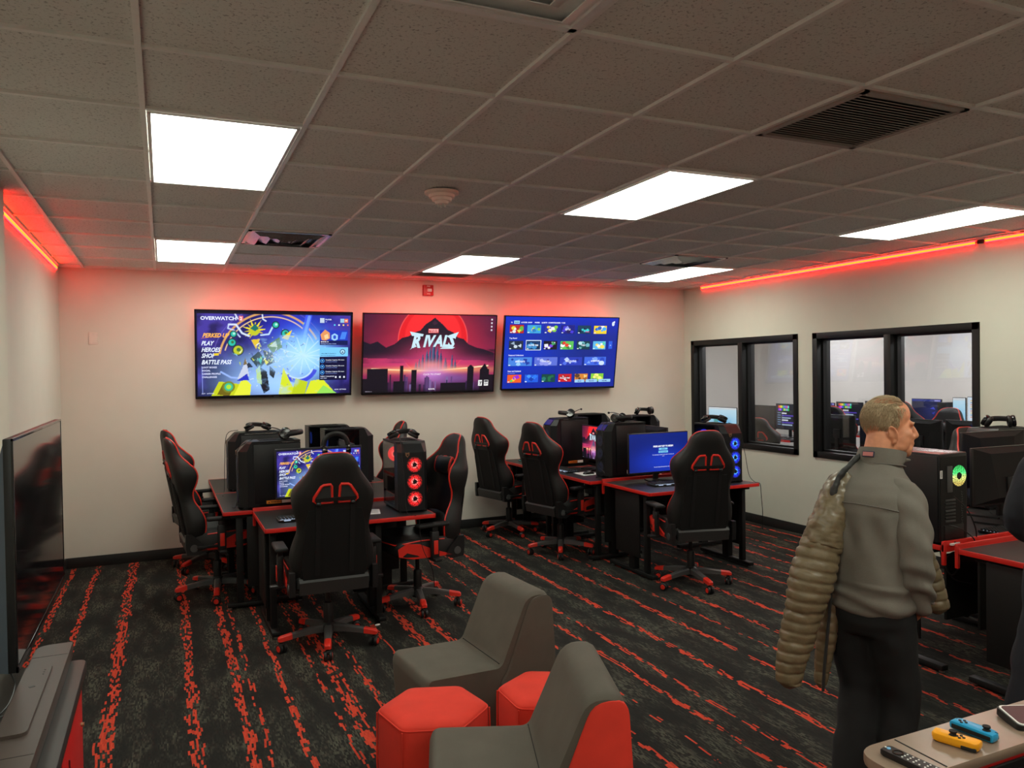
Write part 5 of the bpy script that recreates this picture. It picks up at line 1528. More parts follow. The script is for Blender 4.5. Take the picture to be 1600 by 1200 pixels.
# ------------------------------------------------------------------ right foreground: console counter with game controllers
ZC = .86
t = thing('console_counter', 'dark counter with a rounded corner in the right foreground holding game controllers', 'counter', (2.02, 1.262, 0))
pc = rounded([(-.545, -.078), (.55, -.078), (.55, .078), (-.545, .078)], [.055, .01, .01, .075], 8)
MB().loft([[(x, y * k + 0, z) for x, y in pc] for z, k in ((.836, .97), (.841, 1.0), (.856, 1.0), (.860, .97))]).build('top', M['counter'], t)
pc2 = rounded([(-.52, -.074), (.53, -.074), (.53, .06), (-.52, .06)], [.03, .01, .01, .06], 6)
MB().loft([[(x, y, z) for x, y in pc2] for z in (.06, .836)]).build('body', M['cab_red'], t)
MB().box((.10, -.0795, .47), (.90, .008, .72), bev=.002).build('front_panel', M['gloss'], t)
MB().loft([[(x * .97, y * .9, z) for x, y in pc2] for z in (0, .06)]).build('plinth', M['black'], t)
q0, q1 = at_z(1396, 1155, ZC), at_z(1481, 1199, ZC)
m = MB().tube([(q0.x - 2.02, q0.y - 1.262 - .004, .8597), (q1.x - 2.02, q1.y - 1.262 + .002, .8597)], .0022, 6); m.build('panel_gap', M['vent_dark'], t)


def controller(label, a, b, m_, stick, flip, loc_z, tilt=0.0):
    """detached half of a handheld game controller lying on its back"""
    A = at_z(*a, loc_z + .016); B = at_z(*b, loc_z + .016); c = (A + B) / 2; d = B - A
    t = thing('game_controller', label, 'game controller', (c.x, c.y, loc_z), math.atan2(d.y, d.x), 'half game controllers')
    L, W = .104, .037
    P = rounded([(-L / 2, -W / 2), (L / 2, -W / 2), (L / 2, W / 2), (-L / 2, W / 2)], [.017, .017, .003, .003] if not flip else [.003, .003, .017, .017], 8)
    MB().loft([[(x * k, y * k, z) for x, y in P] for z, k in ((.002, .88), (.004, .97), (.010, 1.0), (.017, 1.0), (.0205, .96), (.0215, .90))]).build('shell', M[m_], t)
    s = 1 if not flip else -1
    MB().box((0, s * (W / 2 + .0005), .011), (L * .88, .004, .010), bev=.001).build('side_rail', M['black'], t)
    m = MB(); sx = stick * L
    m.lathe([(0, .021), (.010, .021), (.0075, .0235), (.006, .026), (.009, .029), (.0088, .0325), (.006, .0322), (0, .0315)], 20, c=(sx, 0, 0)); m.build('thumb_stick', M['black_rough'], t)
    bx = -sx * .85 + (.004 if sx < 0 else -.004)
    for dx, dy in ((.0075, 0), (-.0075, 0), (0, .0075), (0, -.0075)):
        MB().lathe([(0, .021), (.0036, .021), (.0034, .0235), (0, .024)], 14, c=(bx + dx, dy, 0)).build('face_button', M['black'], t)
    MB().box((sx * 1.72, -s * .006, .0218), (.008, .0022, .001), bev=.0004).build('mode_button', M['black'], t)
    MB().box((-sx * 1.7, -s * .008, .0218), (.004, .004, .001), bev=.0004).build('capture_button', M['black'], t)
    m = MB().box((L * .30, -s * W * .46, .006), (.034, .006, .010), bev=.003); m.build('trigger', M['black'], t)
    return t


controller('yellow-orange half game controller lying on the dark counter', (1459, 1143), (1530, 1164), 'yellow', -.06, False, ZC)
controller('blue half game controller lying on the dark counter beside the yellow one', (1491, 1126), (1556, 1150), 'blue', .27, True, ZC)

A, B = at_z(1383, 1168, ZC + .014), at_z(1470, 1208, ZC + .014); d = B - A; c = (A + B) / 2
t = thing('remote_control', 'slim black remote control with pale buttons on the dark counter', 'remote control', (c.x, c.y, ZC), math.atan2(d.y, d.x))
L, W = max(.145, d.length), .036
MB().loft([[(x * k, y * k, z) for x, y in rounded([(-L / 2, -W / 2), (L / 2, -W / 2), (L / 2, W / 2), (-L / 2, W / 2)], .012, 6)] for z, k in ((.001, .94), (.004, 1), (.012, 1), (.0155, .95))]).build('body', M['black'], t)
MB().lathe([(.0095, .0155), (.0125, .0155), (.0125, .0172), (.0095, .0172)], 24, c=(-L * .24, 0, 0)).build('direction_ring', M['gloss'], t)
MB().lathe([(0, .0155), (.0042, .0155), (.0042, .0175), (0, .0175)], 16, c=(-L * .40, 0, 0)).build('voice_button', emit('pale_blue_key', lin(130, 200, 230), .5), t)
for r in range(6):
    for q in (-1, 0, 1):
        if r == 3 and q == 0: continue
        MB().lathe([(0, .0155), (.0022, .0155), (.0022, .0168), (0, .0168)], 10, c=(-L * .12 + r * L * .095, q * .0098, 0)).build('button', M['white_pl'], t)
MB().lathe([(0, .0155), (.0022, .0155), (.0022, .0168), (0, .0168)], 10, c=(-L * .455, 0, 0)).build('power_button', M['white_pl'], t)

# tablet at the edge of the view
q = at_z(1582, 1126, ZC + .012)
t = thing('tablet', 'tablet with a pale rim and maroon screen at the right end of the counter', 'tablet', (q.x + .115, q.y - .035, ZC + .012), R(-24))
X = Matrix.Rotation(R(6), 4, 'X')
pr_ = rounded([(-.125, -.048), (.125, -.048), (.125, .048), (-.125, .048)], .014, 6)
MB().loft([[(x, y, z) for x, y in pr_] for z in (-.012, .006)], X=X).build('case', M['black'], t)
MB().loft([[(x * .97, y * .95, z) for x, y in pr_] for z in (.006, .0085)], X=X).build('rim', M['white_pl'], t)
MB().loft([[(x * .935, y * .87, z) for x, y in pr_] for z in (.0085, .0092)], X=X).build('screen', emit('maroon_screen', lin(96, 10, 26), .35), t)
# ------------------------------------------------------------------ right-hand island, seen from the back of its machines
D3 = 'desks of the right-hand island'
make_desk('red-edged black desk at the right, nearest the viewer of its island, mostly bare top', 1.07, .64, D3, True, (4.535, 2.575, 0), 0)
make_desk('red-edged black desk under the tower turned rear to the viewer', 1.07, .72, D3, True, (4.53, 3.355, 0), R(180))
make_desk('red-edged black desk at the right by the wall, behind the partly seen man', 1.07, .64, D3, True, (5.61, 2.575, 0), 0)
make_desk('red-edged black desk at the right by the wall, under the far tower', 1.07, .72, D3, True, (5.605, 3.355, 0), R(180))

# tower showing its rear
t = thing('computer_tower', 'black tower turned rear to the viewer with a green and yellow lit fan', 'computer', (4.115, 3.235, ZT), R(0))
W, D, H = .235, .46, .515
MB().box((0, 0, H / 2 + .006), (W, D, H - .012), bev=.004).build('case', M['case'], t)
MB().box((0, 0, H + .001), (W * .98, D * .98, .004), bev=.001).build('top_panel', mat('glossy_top_panel', lin(120, 84, 84), .25), t)
MB().box((-W / 2 - .003, 0, H / 2), (.006, D * .97, H * .95), bev=.002).build('steel_side_panel', M['case'], t)
MB().box((0, -D / 2 - .001, H / 2), (W * .92, .003, H * .93)).build('rear_plate', M['steel_black'], t)


def rainbow_fan():
    m, nt, b = new_mat('green_yellow_lit_fan'); L = nt.links.new
    tc = N(nt, 'ShaderNodeTexCoord'); sp = N(nt, 'ShaderNodeSeparateXYZ'); L(tc.outputs['Object'], sp.inputs[0])
    mr = N(nt, 'ShaderNodeMapRange'); mr.inputs[1].default_value = -.06; mr.inputs[2].default_value = .06; L(sp.outputs[2], mr.inputs[0])
    cr = N(nt, 'ShaderNodeValToRGB'); e = cr.color_ramp.elements; e[0].position = .15; e[0].color = (.55, .42, .10, 1); e[1].position = .9; e[1].color = (.03, .5, .10, 1)
    k = e.new(.45); k.color = (.75, .9, .25, 1); k = e.new(.62); k.color = (.10, 1.0, .25, 1)
    L(mr.outputs[0], cr.inputs['Fac'])
    vo = N(nt, 'ShaderNodeTexVoronoi'); vo.inputs['Scale'].default_value = 120; vo.inputs['Randomness'].default_value = 0.25; L(tc.outputs['Object'], vo.inputs['Vector'])
    gt = N(nt, 'ShaderNodeMapRange'); gt.inputs[1].default_value = .5; gt.inputs[2].default_value = .38; L(vo.outputs['Distance'], gt.inputs[0])
    st = N(nt, 'ShaderNodeMath', operation='MULTIPLY'); st.inputs[1].default_value = 1.5; L(gt.outputs[0], st.inputs[0])
    b.inputs['Base Color'].default_value = (.01, .01, .01, 1); L(cr.outputs['Color'], b.inputs['Emission Color']); L(st.outputs[0], b.inputs['Emission Strength'])
    return m


f = link('rear_fan', MB().lathe([(0, 0), (.06, 0), (.06, .003), (0, .003)], 32, axis=(0, 1, 0)).mesh('rear_fan', rainbow_fan()), t, (.045, -D / 2 - .0045, .385))
link('fan_hub', MB().lathe([(0, 0), (.02, 0), (.02, .003), (0, .003)], 20, axis=(0, 1, 0)).mesh('fan_hub', M['black']), f, (0, -.001, 0))
m = MB().box((-.035, -D / 2 - .004, .37), (.045, .006, .15), bev=.002); m.build('port_shield', M['grey_pl'], t)
for k in range(7):
    MB().box((-.03, -D / 2 - .004, .250 - k * .020), (.085, .005, .011), bev=.001).build('slot_cover', M['grey_dark'] if k % 3 else M['grey_pl'], t)
m = MB().box((.0, -D / 2 - .004, .065), (.16, .005, .085), bev=.002); m.build('power_supply', M['black'], t)
MB().box((-W / 2 + .014, -D / 2 - .0032, .40), (.018, .002, .045)).build('white_label', M['white_pl'], t)
m = MB()
for k in range(6): m.box((-W / 2 + .014, -D / 2 - .0046, .385 + k * .006), (.010, .0006, .0025))
m.build('label_print', M['black'], t)
m = MB(); rq = random.Random(4)
for k in range(15):
    z0 = .10 + k * .0135; m.box((.070, -D / 2 - .0035, z0), (.014, .0008, .0022)); m.box((.070 + rq.choice((-.006, 0, .006)), -D / 2 - .0035, z0 + .004), (.0022, .0008, .008))
m.build('side_lettering', M['grey_pl'], t)
m = MB().box((-W / 2 - .0065, -.13, .035), (.002, .09, .028)); m.build('white_sticker', M['white_pl'], t)
p = Vector((4.10, 2.99, ZT))
t = thing('usb_adapter', 'small white and black box on the desk behind the tower', 'adapter', (4.09, 2.985, ZT), .2)
MB().box((0, 0, .006), (.10, .035, .012), bev=.003).build('case', M['white_pl'], t)
MB().box((.01, 0, .014), (.045, .022, .008), bev=.002).build('block', M['black'], t)
cable('black cable trailing from the rear of the tower with the green-lit fan', [(4.10, 2.99, 1.02), (4.16, 2.955, .95), (4.22, 2.95, .85), (4.27, 2.975, .78), (4.33, 3.02, .755)], .0035)
cable('black cable looping at the rear of the tower near the desk edge', [(4.07, 2.995, .86), (4.12, 2.965, .84), (4.20, 2.955, .79), (4.25, 2.97, .755)], .0035)
cable('bundle of cable hanging below the red rail at the right', [(4.02, 3.02, .72), (4.03, 3.0, .62), (4.10, 3.0, .57), (4.16, 3.0, .63), (4.12, 3.0, .70), (4.04, 3.0, .66), (4.10, 3.0, .55), (4.26, 3.0, .50)], .004)

make_tower('black tower with headphones on top at the right edge, farther than the green-lit one', 'off', 'towers of the right-hand island')
tw4 = [o for o in bpy.data.objects if o.get('label', '').startswith('black tower with headphones on top at the right edge')][0]
put(tw4, 5.47, 3.665, R(-90)); tw4.scale = (1, 1, 1.10)
make_headset('headset on the tower at the right edge of the view', (5.50, 3.655, ZT + .572), R(-60), mic=False)
make_monitor('monitor with its dark back to the viewer, right of the green-lit tower', 'dark', (4.90, 3.235, ZT), R(178), .62, .37, .13)
make_monitor('monitor with dark faceted back behind another, under the headset at the right edge', 'dark', (5.09, 3.44, ZT), R(178), .62, .37, .205)
make_keyboard('keyboard under the dark-backed monitor at the right', (4.72, 3.062, ZT), R(2))
make_mouse('white-trimmed mouse on the near right desk beside the partly seen man', (4.47, 2.66, ZT), R(60), 'white_pl')
place_chair(5.60, 3.66, R(176), 'gaming chair showing only its red-edged headrest behind the green-lit tower', None, R(30))

# ------------------------------------------------------------------ the next room through the windows
XO, YO0, YO1 = 11.2, 1.0, 12.8
struct('wall_beyond', MB().box((XO + .08, (YO0 + YO1) / 2, CEIL / 2), (.16, YO1 - YO0, CEIL + .02)), M['wall_other'])
struct('wall_beyond_near', MB().box(((XR + XO) / 2 + .1, YO0 - .08, CEIL / 2), (XO - XR, .16, CEIL + .02)), M['wall_other'])
struct('wall_beyond_far', MB().box(((XR + XO) / 2 + .1, YO1 + .08, CEIL / 2), (XO - XR, .16, CEIL + .02)), M['wall_other'])
struct('wall_beyond_left', MB().box((XR + WT / 2, (YB + YO1) / 2 + .1, CEIL / 2), (WT, YO1 - YB, CEIL + .02)), M['wall_other'])
for x, y in ((7.7, 4.2), (7.7, 7.2), (7.7, 10.2), (10.1, 4.2), (10.1, 7.2), (10.1, 10.2)):
    t = thing('ceiling_light', 'light panel in the ceiling of the next room', 'ceiling light', (x, y, CEIL), 0, 'light panels of the next room')
    MB().box((0, 0, -.002), (GS - .055, 2 * GS - .055, .006)).build('diffuser', M['light_next'], t)

G4 = 'furniture seen through the windows'
def far_desk(lab, x, y, rz, w=1.5, d=.7):
    t = thing('office_desk', lab, 'desk', (x, y, 0), rz, 'desks of the next room')
    MB().box((0, 0, .735), (w, d, .028), bev=.003).build('desktop', M['desk'], t)
    m = MB().box((0, -d / 2 - .001, .735), (w, .006, .03)); m.build('edge_band', M['red_edge'], t)
    for s in (-1, 1):
        m = MB().box((s * (w / 2 - .08), 0, .36), (.06, .09, .70), bev=.004); m.box((s * (w / 2 - .08), 0, .015), (.06, d * .9, .03), bev=.004); m.build('leg', M['steel_black'], t)
for y, lab in ((6.35, 'desk beyond the larger window under the dark-backed monitors, nearer the left pane'), (4.84, 'desk beyond the larger window under the dark-backed monitor, at its right pane')):
    far_desk(lab, 7.15, y, R(90))
for y, lab in ((5.9, 'rear desk of the next room below the two pale monitors'), (7.42, 'rear desk of the next room in the middle of its row'), (8.94, 'rear desk of the next room at the left of its row')):
    far_desk(lab, 9.75, y, R(-90))
far_desk('desk seen through the smaller window under the pale blue monitor', 8.35, 9.5, R(-90), 2.4)


def far_mon(lab, pic, px0, px1, ptop, x, h, face, zb=None):
    a, b = at_x(px0, ptop, x), at_x(px1, ptop, x)
    w = abs(a.y - b.y); zt = (a.z + b.z) / 2; zd = .749; zb_ = zt - zd - h
    return make_monitor(lab, pic, (x, (a.y + b.y) / 2, zd), R(-90) if face < 0 else R(90), w, h, max(.05, zb_), 'monitors of the next room')


far_mon('monitor showing a pale blue desktop through the smaller window', 'pale', 1107, 1151, 636, 8.3, .34, -1)
far_mon('monitor with coloured icons beside the chair in the smaller window', 'list', 1212, 1248, 631, 8.3, .38, -1)
far_mon('dark monitor between the other two in the smaller window', None, 1168, 1211, 633, 8.3, .36, -1)
far_mon('monitor back in the left pane of the larger window', None, 1290, 1338, 648, 7.1, .38, 1)
far_mon('monitor back half hidden by the man\'s head in the larger window', None, 1345, 1392, 654, 7.1, .38, 1)
far_mon('monitor back right of the man\'s face in the larger window', None, 1412, 1474, 655, 7.1, .38, 1)
far_mon('monitor back at the right edge of the larger window', None, 1479, 1540, 657, 7.1, .38, 1)
for lab, pic, a, b, tp in (('faint narrow monitor at the left edge of the larger window', 'dark', 1288, 1304, 629), ('monitor with a row of rainbow icons above a chair in the larger window', 'list', 1306, 1348, 628), ('monitor with lines of text left of the man in the larger window', 'list', 1351, 1384, 627),
                           ('large dark blue monitor right of the window mullion', 'dark', 1424, 1471, 623), ('light blue monitor in the right pane of the larger window', 'pale', 1488, 1509, 621), ('white monitor at the right edge of the larger window', 'white', 1511, 1540, 620)):
    far_mon(lab, pic, a, b, tp, 9.7, .36, -1)
q = at_x(1479, 640, 9.7)
t = thing('computer_tower', 'dark tower with a small blue light between monitors in the larger window', 'computer', (9.75, q.y, .749), 0)
MB().box((0, 0, .26), (.30, .13, .52), bev=.006).build('case', M['case'], t)
MB().box((-.152, 0, .36), (.004, .08, .012)).build('blue_light', emit('blue_bar', (.05, .1, .9), 1.2), t)


def far_chair(lab, px, py, x, rz, top=1.285):
    q = at_x(px, py, x); s = q.z / top
    o = dup(ch0, (x, q.y, 0), rz, lab, 'gaming chairs of the next room'); o.scale = (1, 1, max(.85, min(1.08, s))); return o


far_chair('gaming chair with red slots seen through the smaller window', 1197, 651, 6.95, R(-62))
far_chair('gaming chair top below the rainbow icons in the larger window', 1327, 634, 8.1, R(-84))
far_chair('gaming chair top right of the mullion, in front of the dark blue monitor', 1434, 626, 8.9, R(-88))
far_chair('red-edged chair top just right of the man\'s face in the larger window', 1457, 640, 7.95, R(95))
far_chair('gaming chair half hidden at the right edge of the larger window', 1524, 636, 9.0, R(-20))
# ------------------------------------------------------------------ people
def ell(z, cx, cy, rx, ry, n=28, p=2.3):
    out = []
    for i in range(n):
        a = 2 * PI * i / n; c, s = math.cos(a), math.sin(a)
        out.append((cx + rx * math.copysign(abs(c) ** (2 / p), c), cy + ry * math.copysign(abs(s) ** (2 / p), s), z))
    return out


def limb(mb, pts, n=14, k=5):
    """pts: (x, y, z, r) joined by a smooth tapering tube with round ends"""
    P = smooth_path([Vector(p[:3]) for p in pts], k); rr = []
    for i in range(len(pts) - 1):
        for j in range(k): rr.append(pts[i][3] + (pts[i + 1][3] - pts[i][3]) * j / k)
    rr.append(pts[-1][3]); mb.tube(P, rr, n); mb.ball(P[0], rr[0], 12, 8); mb.ball(P[-1], rr[-1], 12, 8)


def head(mb, X, old=True):
    """head with face, +Y is where it looks; origin at the base of the chin line"""
    def E(c, r, rot=None): mb.ball(c, r, 20, 14, rot=rot, X=X)
    rx = lambda a: Matrix.Rotation(R(a), 3, 'X')
    E((0, -.020, .152), (.0745, .098, .084)); E((0, .006, .166), (.067, .080, .066)); E((0, -.052, .128), (.064, .060, .072))
    E((0, .040, .090), (.060, .056, .074)); E((0, .034, .050), (.053, .058, .050)); E((0, .056, .026), (.034, .044, .030)); E((0, .083, .014), (.021, .018, .018))
    E((0, -.01, .018), (.040, .060, .035), rx(-20))                                                  # under the jaw
    for s in (-1, 1):
        E((s * .030, .080, .134), (.026, .014, .010), rx(10)); E((s * .042, .062, .090), (.022, .026, .022)); E((s * .044, .030, .040), (.020, .040, .024))
        E((s * .014, .098, .078), (.010, .012, .009)); E((s * .031, .0790, .1245), (.014, .0105, .006), rx(-8)); E((s * .031, .0775, .1085), (.014, .0100, .0055)); E((s * .050, .045, .065), (.014, .034, .034))
        # ear: rim, bowl, lobe
        c = Vector((s * .0765, -.006, .090)); rim = []
        for i in range(13):
            a = R(-110 + i * 26); rim.append(c + Vector((s * (.010 + .006 * math.cos(a)), -.006 + .0185 * math.cos(a + .5), .032 * math.sin(a))))
        mb.tube(rim, .0052, 8, X=X); E(c + Vector((s * .004, .002, -.002)), (.008, .017, .026)); E(c + Vector((s * .007, .006, -.032)), (.006, .008, .010)); E(c + Vector((s * .006, .012, -.004)), (.005, .006, .009))
    nose = [((0, .090, .132), .0085), ((0, .101, .116), .0095), ((0, .111, .100), .0105), ((0, .118, .087), .012), ((0, .117, .080), .011)]
    mb.tube([p for p, _ in nose], [r for _, r in nose], 12, X=X); E((0, .117, .084), (.0125, .011, .0115)); E((0, .104, .073), (.010, .012, .006))
    E((0, .094, .062), (.022, .013, .011)); E((0, .1015, .0535), (.021, .0085, .0058)); E((0, .0985, .0415), (.019, .0085, .0062)); E((0, .092, .030), (.024, .012, .010))


def hand(mb, X, side, curl=.5):
    """palm and five fingers pointing down -Z, thumb forward (+Y); side +1 = right"""
    mb.loft([ell(z, 0, cy, rx, ry, 14) for z, cy, rx, ry in ((.02, 0, .016, .026), (-.02, .0, .0155, .033), (-.055, .002, .014, .040), (-.085, .002, .012, .040), (-.098, .002, .008, .036))], X=X)
    for i, (y, L) in enumerate(((.030, .068), (.010, .076), (-.010, .070), (-.029, .056))):
        p = Vector((0, y, -.088)); a = 0.12; P = [tuple(p) + (.0092,)]
        for k, f in enumerate((.45, .32, .23)):
            a += curl * (.5 + .2 * k); p = p + Vector((-side * math.sin(a), 0, -math.cos(a))) * L * f; P.append(tuple(p) + (.0088 - .0011 * k,))
        mbp = MB(); limb(mbp, P, 8, 2); mb.add(mbp.v, mbp.f, X=X)
    mbp = MB(); limb(mbp, [(0, .028, -.030, .0125), (-side * .012, .050, -.052, .0112), (-side * .02, .060, -.078, .0098), (-side * .026, .060, -.098, .008)], 8, 2); mb.add(mbp.v, mbp.f, X=X)


def wrinkle(amp, s1, s2, dirv=(0, 0, 1)):
    def f(co, n):
        q = Vector((co.x * s1, co.y * s1, co.z * s2))
        return amp * (noise.noise(q) + .5 * noise.noise(q * 2.1))
    return f


def strands(fn, count, seed=3):
    """short hair locks: fn(rand) -> (root, direction, length)"""
    rr = random.Random(seed); mb = MB()
    for _ in range(count):
        r = fn(rr)
        if r is None: continue
        p, d, L = r; d = d.normalized(); w = d.cross(p - Vector((0, -.02, .14)))
        w = w.normalized() * .0012 if w.length > 1e-6 else Vector((.001, 0, 0)); q = p + d * L * .6 + (p - Vector((0, -.02, .14))).normalized() * .0015; e = p + d * L
        up = (p - Vector((0, -.02, .14))).normalized() * .0012
        mb.add([p - w, p + w, p + up, q - w * .8, q + w * .8, q + up, e], [(0, 1, 4, 3), (1, 2, 5, 4), (2, 0, 3, 5), (3, 4, 6), (4, 5, 6), (5, 3, 6)])
    return mb


# ---- the older man
def img(px, py, depth):
    """a spot in space a given distance in front of the viewer"""
    r = ray(px, py); return EYE + r * (depth / r.dot(FWD))


_q = img(1362, 900, 3.10)
PX, PY, HEAD = _q.x, _q.y, R(-76)
man = thing('person', 'grey-haired man in a grey fleece, back turned, hand in his trouser pocket', 'person', (PX, PY, 0), HEAD)
HX = Matrix.Translation((.022, .094, 1.412)) @ Matrix.Rotation(R(-47), 4, 'Z') @ Matrix.Rotation(R(-3), 4, 'X') @ Matrix.Diagonal((1.02, .885, .985, 1))
b = MB()
b.loft([ell(z, 0, cy, rx, ry) for z, cy, rx, ry in ((.74, -.01, .12, .095), (.82, -.01, .14, .105), (.95, 0, .135, .10), (1.10, 0, .14, .10), (1.22, .0, .14, .095), (1.30, .01, .12, .08), (1.345, .03, .08, .065), (1.37, .04, .06, .058))])
limb(b, [(0, .025, 1.33, .062), (.010, .048, 1.41, .063), (.016, .066, 1.475, .063)])
head(b, HX)
for s in (-1, 1):
    if s > 0:
        A = [(.140, .0, 1.275, .048), (.185, -.035, 1.05, .042), (.178, .03, .885, .036), (.174, .055, .825, .028)]
        XH = Matrix.Translation((.160, .058, .822)) @ Matrix.Rotation(R(-20), 4, 'X') @ Matrix.Rotation(R(32), 4, 'Y')
    else:
        A = [(-.140, .0, 1.275, .048), (-.205, .06, 1.06, .042), (-.11, .21, 1.02, .036), (-.075, .255, 1.01, .028)]
        XH = Matrix.Translation((-.065, .268, 1.005)) @ Matrix.Rotation(R(-38), 4, 'Z') @ Matrix.Rotation(R(62), 4, 'X')
    limb(b, A); hand(b, XH, s, .55)
LEG = {1: [(.075, -.005, .80, .082), (.082, .045, .46, .058), (.085, -.03, .11, .040)], -1: [(-.075, -.005, .80, .082), (-.055, .0, .46, .058), (-.036, -.12, .12, .040)]}
for s in (-1, 1):
    limb(b, LEG[s]); a = LEG[s][-1]
    limb(b, [(a[0], a[1], .07, .036), (a[0] * 1.05, a[1] + .12, .04, .032), (a[0] * 1.1, a[1] + .17, .035, .026)], 10, 2)
me = remeshed(b, .0050, 5); me.materials.append(M['skin']); link('body', me, man)
# hair: fringe of short grey locks round the sides and back, thin over the crown
m = MB(); cen = Vector((0, -.02, .152))


def hair_root(rr):
    th = rr.uniform(-PI, PI); ph = rr.uniform(-1.25, 1.45)
    d = Vector((math.cos(ph) * math.sin(th), -math.cos(ph) * math.cos(th), math.sin(ph)))       # th=0 is the back of the head
    p = Vector((d.x * .0765, -.020 + d.y * .100, .152 + d.z * .086))
    front = p.y
    if front > .020 + max(0, (p.z - .16)) * .55 or p.z < .052 + max(0, front + .045) * 1.0: return None
    if abs(p.x) > .062 and -.034 < p.y < .03 and p.z < .124: return None                          # clear of the ears
    bald = (p.z > .212 and -.075 < p.y < .02)
    if bald and rr.random() < .72: return None
    dr = Vector((d.x * .1, -.25 + .35 * max(0, p.y * 10), -1.0)) if p.z < .205 else Vector((.25 + d.x * .8, -.9, -.1))
    t_ = dr - d * dr.dot(d) + d * .10
    return p, t_, rr.uniform(.016, .036)


hm = strands(hair_root, 5200)
# a thin under-layer so the scalp does not show through at the sides
sh = MB(); n_, m_ = 40, 26; vs, fs = [], []; idx = {}
for i in range(m_):
    for j in range(n_):
        th = -PI + 2 * PI * j / n_; ph = -1.2 + 2.35 * i / (m_ - 1)
        d = Vector((math.cos(ph) * math.sin(th), -math.cos(ph) * math.cos(th), math.sin(ph)))
        vs.append(Vector((d.x * .0768, -.020 + d.y * .1006, .152 + d.z * .0866)))
def okv(p): return p.y < .012 + max(0, (p.z - .16)) * .3 and p.z > .060 + max(0, p.y + .045) * .9 and p.z < .215 and not (abs(p.x) > .060 and -.034 < p.y < .03 and p.z < .122)
for i in range(m_ - 1):
    for j in range(n_):
        q = (i * n_ + j, i * n_ + (j + 1) % n_, (i + 1) * n_ + (j + 1) % n_, (i + 1) * n_ + j)
        if all(okv(vs[a]) for a in q): fs.append(q)
hm.add(vs, fs); 
hm.v = [tuple(HX @ Vector(p)) for p in hm.v]
hm.build('hair', M['hair'], man, sharp=180)
for s in (-1, 1):
    m = MB(); c = HX @ Vector((s * .031, .0790, .1165)); m.ball(c, .0085, 14, 10); e = m.build('eye', M['white_pl'], man)
    m = MB(); m.ball(HX @ Vector((s * .0315, .0845, .1165)), .0042, 10, 8); m.build('iris', M['black'], e)
    m = MB(); m.tube([HX @ Vector(p) for p in ((s * .014, .0945, .1335), (s * .030, .0935, .1375), (s * .046, .080, .1335))], [.0022, .0034, .002], 6); m.build('eyebrow', M['hair'], man)

# fleece
c = MB()
c.loft([ell(z, cx, cy, rx, ry, 36, 2.5) for z, cx, cy, rx, ry in ((.800, 0, -.005, .158, .120), (.825, 0, -.005, .168, .132), (.90, 0, -.003, .172, .138), (1.0, 0, 0, .170, .136), (1.10, 0, 0, .172, .136), (1.20, 0, -.004, .175, .134), (1.265, 0, .0, .170, .122), (1.31, 0, .010, .148, .106), (1.345, .0, .024, .112, .090), (1.38, .004, .040, .086, .080), (1.40, .006, .046, .078, .074))])
limb(c, [(-.11, .002, 1.262, .076), (.11, .002, 1.262, .076)], 18, 3)
cw = wrinkle(.0075, 9, 5)
def fold(co, nn):
    d = cw(co, nn)
    if co.z < .93: d += .006 * math.sin(co.z * 95 + co.x * 16 + 3 * noise.noise(co * 6))
    if 1.0 < co.z < 1.24: d += .0065 * math.sin(co.x * 68 + co.z * 10 + 3.0 * noise.noise(co * 5)) * min(1, (1.24 - co.z) * 9) * min(1, (co.z - 1.0) * 9)
    return d


def sleeve_fold(co, nn):
    k = max(0, min(1, (1.10 - co.z) / .16))
    return .9 * cw(co, nn) + .0075 * k * math.sin(co.z * 78 + co.y * 40 + 2.5 * noise.noise(co * 7)) + .004 * (1 - k) * math.sin(co.z * 45 + co.y * 60)


me = remeshed(c, .0085, 3, fold); me.materials.append(M['fleece']); fl = link('fleece', me, man)
for A in ([(.118, .000, 1.268, .074), (.148, -.014, 1.215, .073), (.168, -.024, 1.15, .070), (.184, -.034, 1.05, .064), (.181, -.005, .95, .060), (.176, .030, .89, .053), (.173, .046, .852, .042)],
          [(-.118, .000, 1.268, .074), (-.196, .05, 1.08, .066), (-.14, .17, 1.02, .056), (-.085, .235, 1.012, .045)]):
    c = MB(); limb(c, A, 20); me = remeshed(c, .0075, 2, sleeve_fold); me.materials.append(M['fleece']); link('sleeve', me, man)
m = MB().tube(smooth_path([(.178, .040, .872), (.215, .040, .862), (.200, .082, .856), (.150, .075, .862), (.145, .03, .87)], 4), .004, 6); m.build('cuff_seam', M['fleece_dark'], man)
# standing collar, open in front, with a loose tip
m = MB(); rings = []
for i in range(25):
    a = R(-152 + i * 304 / 24) - PI / 2; k = abs(i - 12) / 12
    dx, dy = math.cos(a), math.sin(a); lean = .004 + .022 * max(0, k - .55); zb, zt = 1.375 - .015 * k, 1.452 - .050 * k * k
    o_ = Vector((.006 + dx * .086, .046 + dy * .083, zb)); p_ = Vector((.014 + dx * (.082 + lean), .064 + dy * (.080 + lean), zt)); o2 = Vector((.006 + dx * .074, .046 + dy * .071, zb)); p2 = Vector((.014 + dx * (.072 + lean), .064 + dy * (.070 + lean), zt - .003))
    rings.append([tuple(o_), tuple((o_ + p_) / 2 + Vector((dx, dy, 0)) * .004), tuple(p_), tuple(p2), tuple((o2 + p2) / 2), tuple(o2)])
m.loft(rings); m.build('collar', M['fleece'], man, sharp=70)
m = MB().tube([Vector(r[1]) + Vector((0, 0, -.022)) for r in rings], .0028, 6); m.build('collar_seam', M['fleece_dark'], man)
tip = Vector(rings[0][2]); tip2 = Vector(rings[-1][2])
tq = tip if (HX.to_3x3() @ Vector((1, 0, 0))).dot(tip) > (HX.to_3x3() @ Vector((1, 0, 0))).dot(tip2) else tip2
